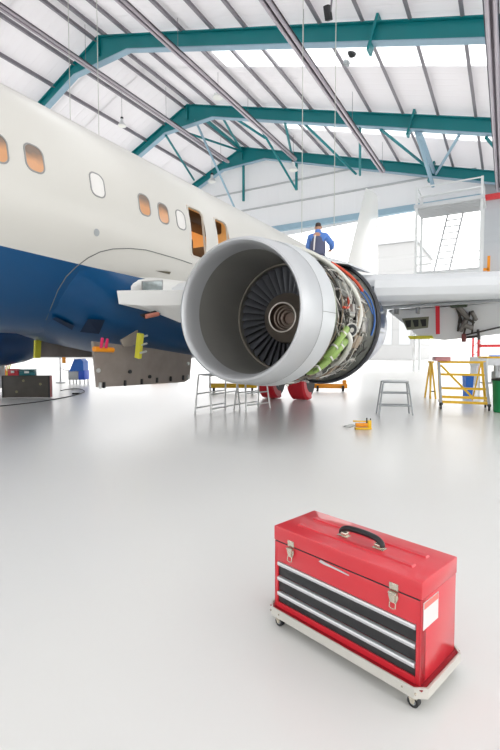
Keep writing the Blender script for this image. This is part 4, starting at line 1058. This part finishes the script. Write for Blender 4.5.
# yellow hand pump
p = on_z(363, 429.5)
t = thing('hand_pump', 'small yellow hydraulic hand pump on the open floor', 'hand pump', p, .55)
bm = B(); box(bm, (0, 0, .02), (.26, .1, .03), bevel=.006); part('base', bm, 'yellow', t)
bm = B(); cyl(bm, (-.12, 0, .075), (.1, 0, .075), .032, 16); part('reservoir', bm, 'orange', t)
bm = B(); box(bm, (.1, 0, .09), (.06, .07, .12), bevel=.01); part('pump_head', bm, 'yellow', t)
bm = B(); cyl(bm, (.1, 0, .13), (-.16, .02, .135), .011, 10); part('pump_lever', bm, 'yellow', t)
bm = B(); cyl(bm, (.06, 0, .1), (.06, 0, .19), .012, 10); cyl(bm, (.12, 0, .1), (.12, 0, .18), .01, 10); part('fitting', bm, 'dark', t)
bm = B(); tube(bm, smooth_path([(-.12, 0, .07), (-.2, .1, .02), (-.24, .3, .01), (-.1, .42, .01), (.05, .35, .01), (.02, .2, .01)], 5), .008, 6); part('hose', bm, 'alutube', t, 'thin pale hose')

# yellow towing gear lying behind the wheels
p = on_z(333, 391)
t = thing('tow_bar', 'orange yellow tow bar lying behind the red wheel covers', 'tow bar', p, .45)
bm = B(); box(bm, (-.1, 0, .16), (1.1, .14, .14), bevel=.02); part('beam', bm, 'orange', t)
for sx in (-.5, .3):
    bm = B(); cyl(bm, (sx-.03, -.1, .09), (sx+.03, -.1, .09), .09, 18); part('wheel', bm, 'rubber', t)
bm = B(); box(bm, (.36, 0, .29), (.12, .12, .13), bevel=.02); part('coupling', bm, 'orange', t)
p = on_z(233, 392)
t = thing('axle_jack', 'long low yellow jack on the floor beyond the pale work steps', 'jack', p, .5)
bm = B(); box(bm, (0, 0, .2), (1.5, .2, .14), bevel=.02); part('jack_beam', bm, 'yellow', t)
for sx in (-.6, .6):
    bm = B(); cyl(bm, (sx-.03, 0, .1), (sx+.03, 0, .1), .1, 18); part('wheel', bm, 'rubber', t)
bm = B(); cyl(bm, (.1, 0, .25), (.1, 0, .42), .06, 16); part('ram', bm, 'greytube', t)
p = on_z(165, 380.5)
t = thing('storage_crate', 'yellow and white crate on the floor beyond the hanging belly door', 'crate', p, .5)
bm = B(); box(bm, (-.2, 0, .18), (.75, .5, .32), bevel=.02); part('crate_body', bm, 'orange', t)
bm = B(); box(bm, (-.2, 0, .36), (.78, .52, .04), bevel=.01); part('crate_lid', bm, 'reddark', t)
bm = B(); box(bm, (.4, 0, .18), (.35, .45, .35), bevel=.02); part('side_box', bm, 'faintwhite', t)

# dark trunk with two small cases on top
a, b = on_z(2, 398), on_z(50, 398); c = (a+b)/2; rz = math.atan2((b-a).y, (b-a).x); wd = (b-a).length
nb = Vector((-math.sin(rz), math.cos(rz), 0))
t = thing('equipment_trunk', 'scuffed dark equipment trunk on the floor at the left edge', 'trunk', c+nb*.08, rz)
bm = B(); box(bm, (0, 0, .31), (wd, .15, .60), bevel=.015); part('trunk_body', bm, 'trunk', t)
for sx in (-1, 1):
    bm = B(); box(bm, (sx*wd/2, 0, .31), (.012, .13, .58)); part('end_panel', bm, 'reddark' if sx > 0 else 'trunk', t)
    bm = B(); box(bm, (sx*(wd/2-.02), -.08, .31), (.03, .012, .6)); part('edge_strip', bm, 'dark', t)
for px, pz in ((-.06, .47), (-.25, .17), (.4, .38)):
    bm = B(); cyl(bm, (px, -.075, pz), (px, -.087, pz), .035, 14); part('latch', bm, mat('tarnished_latch', (128, 124, 92), .5, .3), t)
def case_(name, label, x, w_, h_, m):
    q = c+nb*.08+Vector((math.cos(rz), math.sin(rz), 0))*x+Vector((0, 0, .612))
    t = thing(name, label, 'case', q, rz)
    bm = B(); box(bm, (0, 0, h_*.35), (w_, .14, h_*.7), bevel=.015); part('case_body', bm, m, t)
    bm = B(); box(bm, (0, 0, h_*.86), (w_*1.01, .146, h_*.26), bevel=.015); part('case_lid', bm, m, t)
    bm = B(); box(bm, (0, -.075, h_*.55), (w_*.3, .015, h_*.35), bevel=.004); part('clasp', bm, 'alutube', t)
case_('tool_case', 'red tool case on the left of the dark trunk', -.35, .30, .18, mat('red_case_plastic', (206, 50, 62), .45))
case_('tool_case', 'teal tool case with a pale clasp on the dark trunk', .03, .43, .17, 'tealcase')

# yellow lifting jack behind the trunk, with looped hoses
p = on_z(2, 391)
t = thing('lifting_jack', 'yellow topped lifting jack with hoses behind the dark trunk', 'jack', p, .5)
bm = B(); cyl(bm, (0, 0, .1), (0, 0, 1.25), .11, 16); part('jack_column', bm, 'greytube', t)
bm = B(); box(bm, (0, 0, 1.35), (.5, .4, .34), bevel=.08); part('jack_head', bm, 'orange', t)
bm = B(); cyl(bm, (.05, 0, 1.5), (.05, 0, 1.62), .1, 14); part('cap', bm, 'dark', t)
for k in range(3):
    a = 2*PI*k/3+.4; bm = B(); bar(bm, (.08*math.cos(a), .08*math.sin(a), .7), (.55*math.cos(a), .55*math.sin(a), .02), .05, .05); part('leg', bm, 'redsteel', t)
for k in range(3):
    bm = B(); tube(bm, smooth_path([(.15, -.1, 1.5), (.33+.08*k, -.15, 1.3), (.26+.06*k, -.18, .8), (.22+.02*k, -.16, .4), (.16, -.1, .1)], 5), .018, 7); part('hose', bm, 'yellowtape' if k else 'orange', t)

# blue wheeled hood trolley and the barrier post
p = on_z(78, 384)
t = thing('service_cart', 'small cart with a bright blue hood under the fuselage', 'cart', p, .5)
bm = B(); prism(bm, [(-.25, -.2, .5), (.3, -.2, .5), (.3, -.2, .88), (.2, -.2, .98), (-.05, -.2, .98)], (0, .5, 0)); part('hood', bm, 'bluebin', t, smooth=False)
bm = B(); box(bm, (-.1, .05, .36), (.4, .5, .36), bevel=.02); part('cart_box', bm, 'greytube', t)
bm = B(); box(bm, (.22, .05, .36), (.24, .5, .36), bevel=.02); part('tool_bin', bm, mat('bright_blue_bin', (34, 86, 206), .45), t)
for sx in (-.28, -.02, .3):
    bm = B(); cyl(bm, (sx, -.1, 0), (sx, -.1, .2), .025, 8); cyl(bm, (sx, .25, 0), (sx, .25, .2), .025, 8); part('leg', bm, 'alutube', t)
p = on_z(60.5, 383)
t = thing('barrier_post', 'thin barrier post with an orange tag left of the blue hooded cart', 'post', p, .5)
bm = B(); lathe_z(bm, [(.18, 0), (.18, .03), (.03, .05), (.025, 1.2), (.035, 1.22)], (0, 0, 0), 16); part('post', bm, 'fargrey', t)
bm = B(); box(bm, (.18, -.05, .94), (.15, .03, .28), bevel=.01); cyl(bm, (.18, -.05, 1.1), (0, -.02, 1.18), .008, 6); part('tag', bm, 'orange', t, 'orange tag')
bm = B(); tube(bm, smooth_path([(0, 0, .62), (.3, -.02, .5), (.6, -.03, .62)], 6), .012, 6); part('chain', bm, 'greytube', t)

# black cable along the floor
bm = B(); pts = [on_z(*q, .012) for q in ((-12, 407), (0, 406), (20, 404), (40, 401.5), (58, 398.5), (72, 395.8), (82, 393), (84.5, 391), (81, 389.2), (74, 388.7), (66, 389.4), (61, 390.5))]
tube(bm, smooth_path([tuple(q) for q in pts], 5), .011, 8); solo('floor_cable', bm, 'rubber', 'black cable snaking across the floor in front of the dark trunk', 'cable', pts[1], world=True)
a = on_z(76, 393.5, .02); bm = B(); box(bm, (0, 0, .022), (.2, .09, .04), bevel=.01); solo('cable_connector', bm, 'rubber', 'small black connector lying inside the loop of the floor cable', 'connector', (a.x, a.y, .001), .5)

# ------------------------------------------------------------------ tail dock (white access tower)
DX0, DX1, DY, DZ = -5.13, -1.5, 30.0, 10.3
t = thing('access_dock', 'tall white access tower with railed platform at the right', 'access platform', ((DX0+DX1)/2, DY, 0))
for x in (DX0, DX1):
    for y_ in (DY, DY+2.0):
        bm = B(); box(bm, (x, y_, 5.75), (.14, .14, 11.5)); part('post', bm, 'faintwhite', t, world=True, smooth=False)
bm = B(); box(bm, ((DX0+DX1)/2, DY+1.0, DZ), (DX1-DX0+.3, 2.2, .22)); part('platform_deck', bm, 'platform', t, world=True, smooth=False)
for k in range(7):
    bm = B(); box(bm, ((DX0+DX1)/2, DY+.1+k*.3, DZ-.18), (DX1-DX0, .08, .14)); part('deck_joist', bm, 'fargrey', t, world=True, smooth=False)
for z in (DZ+.6, DZ+1.15):
    for y_ in (DY, DY+2.0):
        bm = B(); bar(bm, (DX0, y_, z), (DX1, y_, z), .07, .07); part('guard_rail', bm, 'faintwhite', t, world=True)
    for x in (DX0, DX1):
        bm = B(); bar(bm, (x, DY, z), (x, DY+2.0, z), .07, .07); part('guard_rail', bm, 'faintwhite', t, world=True)
for s in (0, 1):
    bm = B(); bar(bm, (DX0+.5+s*.9, DY+.6, 3.9), (DX0+1.6+s*.9, DY+1.9, DZ-.2), .08, .22); part('stair_stringer', bm, 'fargrey', t, world=True)
for k in range(16):
    u = k/15; bm = B(); box(bm, (DX0+.95+1.1*u, DY+.6+1.3*u, 3.9+(DZ-4.1)*u), (.95, .2, .04)); part('stair_tread', bm, 'platform', t, world=True, smooth=False)
for z in (3.8, 6.2):
    bm = B(); box(bm, ((DX0+DX1)/2, DY+1.0, z), (DX1-DX0, 2.0, .12)); part('landing', bm, 'platform', t, world=True, smooth=False)
    for x0_, x1_ in ((DX0, DX1),):
        for dz_ in (.5, 1.0):
            bm = B(); bar(bm, (x0_, DY, z+dz_), (x1_, DY, z+dz_), .05, .05); part('guard_rail', bm, 'faintwhite', t, world=True)
# orange post by the grey wall
a = on_y(488.5, 256, 32.35); b = on_y(488.5, 270, 32.35)
t = thing('hoist_bracket', 'orange bracket post in front of the grey end wall panel', 'bracket', b)
bm = B(); bar(bm, (0, 0, -.1), (0, 0, a.z-b.z), .16, .16); bar(bm, (-.45, 0, .05), (0, 0, .05), .16, .16); part('bracket_post', bm, 'orange', t, smooth=False)
bm = B(); bar(bm, (0, 0, .05), (0, .53, .05), .1, .1); part('wall_arm', bm, 'orange', t, smooth=False)

# red steel frame under the wing at the right
t = thing('steel_gantry', 'red lattice steel gantry standing beyond the yellow work stand', 'gantry', (-1.2, 24.5, 0))
bm = B(); box(bm, (-1.45, 24.5, 1.4), (.09, .12, 2.8)); box(bm, (-1.2, 24.5, 1.4), (.09, .12, 2.8))
for k in range(6): bar(bm, (-1.45, 24.5, .2+k*.44), (-1.2, 24.5, .42+k*.44), .04, .04)
part('lattice_post', bm, 'redsteel', t, world=True, smooth=False)
bm = B(); bar(bm, (-1.2, 24.5, 1.55), (3.6, 24.5, 1.55), .12, .14); part('cross_beam', bm, 'redsteel', t, world=True, smooth=False)
bm = B(); box(bm, (3.6, 24.5, 1.4), (.14, .14, 2.8)); box(bm, (.1, 24.5, .8), (.12, .12, 1.6)); part('post', bm, 'redsteel', t, world=True, smooth=False)
for x0_ in (-.4, .6):
    bm = B(); bar(bm, (.1, 24.5, 1.6), (x0_, 24.5, 2.7), .07, .07); part('brace', bm, 'redsteel', t, world=True)
bm = B(); bar(bm, (-1.3, 24.5, 2.75), (3.6, 24.5, 2.75), .1, .1); part('top_beam', bm, 'redsteel', t, world=True, smooth=False)

# far buildings across the apron
def building(label, x0_, x1_, y_, h, m, n):
    t = thing('far_building', label, 'building', ((x0_+x1_)/2, y_, 0))
    bm = B(); box(bm, ((x0_+x1_)/2, y_+8, h/2), (x1_-x0_, 16, h)); part('wall', bm, m, t, world=True, smooth=False)
    bm = B(); box(bm, ((x0_+x1_)/2, y_+8, h+.2), (x1_-x0_+.6, 16.6, .4)); part('roof_edge', bm, 'fargrey', t, world=True, smooth=False)
    for k in range(n):
        x = x0_+(x1_-x0_)*(k+.5)/n; bm = B(); box(bm, (x, y_-.03, h*.36), ((x1_-x0_)/n*.6, .1, h*.45)); part('shutter_door', bm, 'fargrey', t, world=True, smooth=False)
building('white clad building across the apron beyond the tail fin', -20, -12, 70, 17.5, 'farclad', 3)
building('low white building across the apron at the far left', -95, -60, 60, 3.0, 'farclad', 6)

# ------------------------------------------------------------------ light
wd_ = bpy.data.worlds.new('overcast_sky'); SC.world = wd_; wd_.use_nodes = True
nt = wd_.node_tree; N = nt.nodes; L = nt.links
bg = N['Background']; bg.inputs['Strength'].default_value = 2.0
tc_ = N.new('ShaderNodeTexCoord'); sp = N.new('ShaderNodeSeparateXYZ'); rp = N.new('ShaderNodeValToRGB')
L.new(tc_.outputs['Generated'], sp.inputs[0]); L.new(sp.outputs['Z'], rp.inputs[0]); L.new(rp.outputs[0], bg.inputs['Color'])
rp.color_ramp.elements[0].color = (1, .985, .97, 1); rp.color_ramp.elements[1].color = (.97, .985, 1, 1)
vs = SC.view_settings
vs.view_transform = 'Standard'; vs.look = 'None'; vs.exposure = 0.42; vs.gamma = 1; vs.use_curve_mapping = False
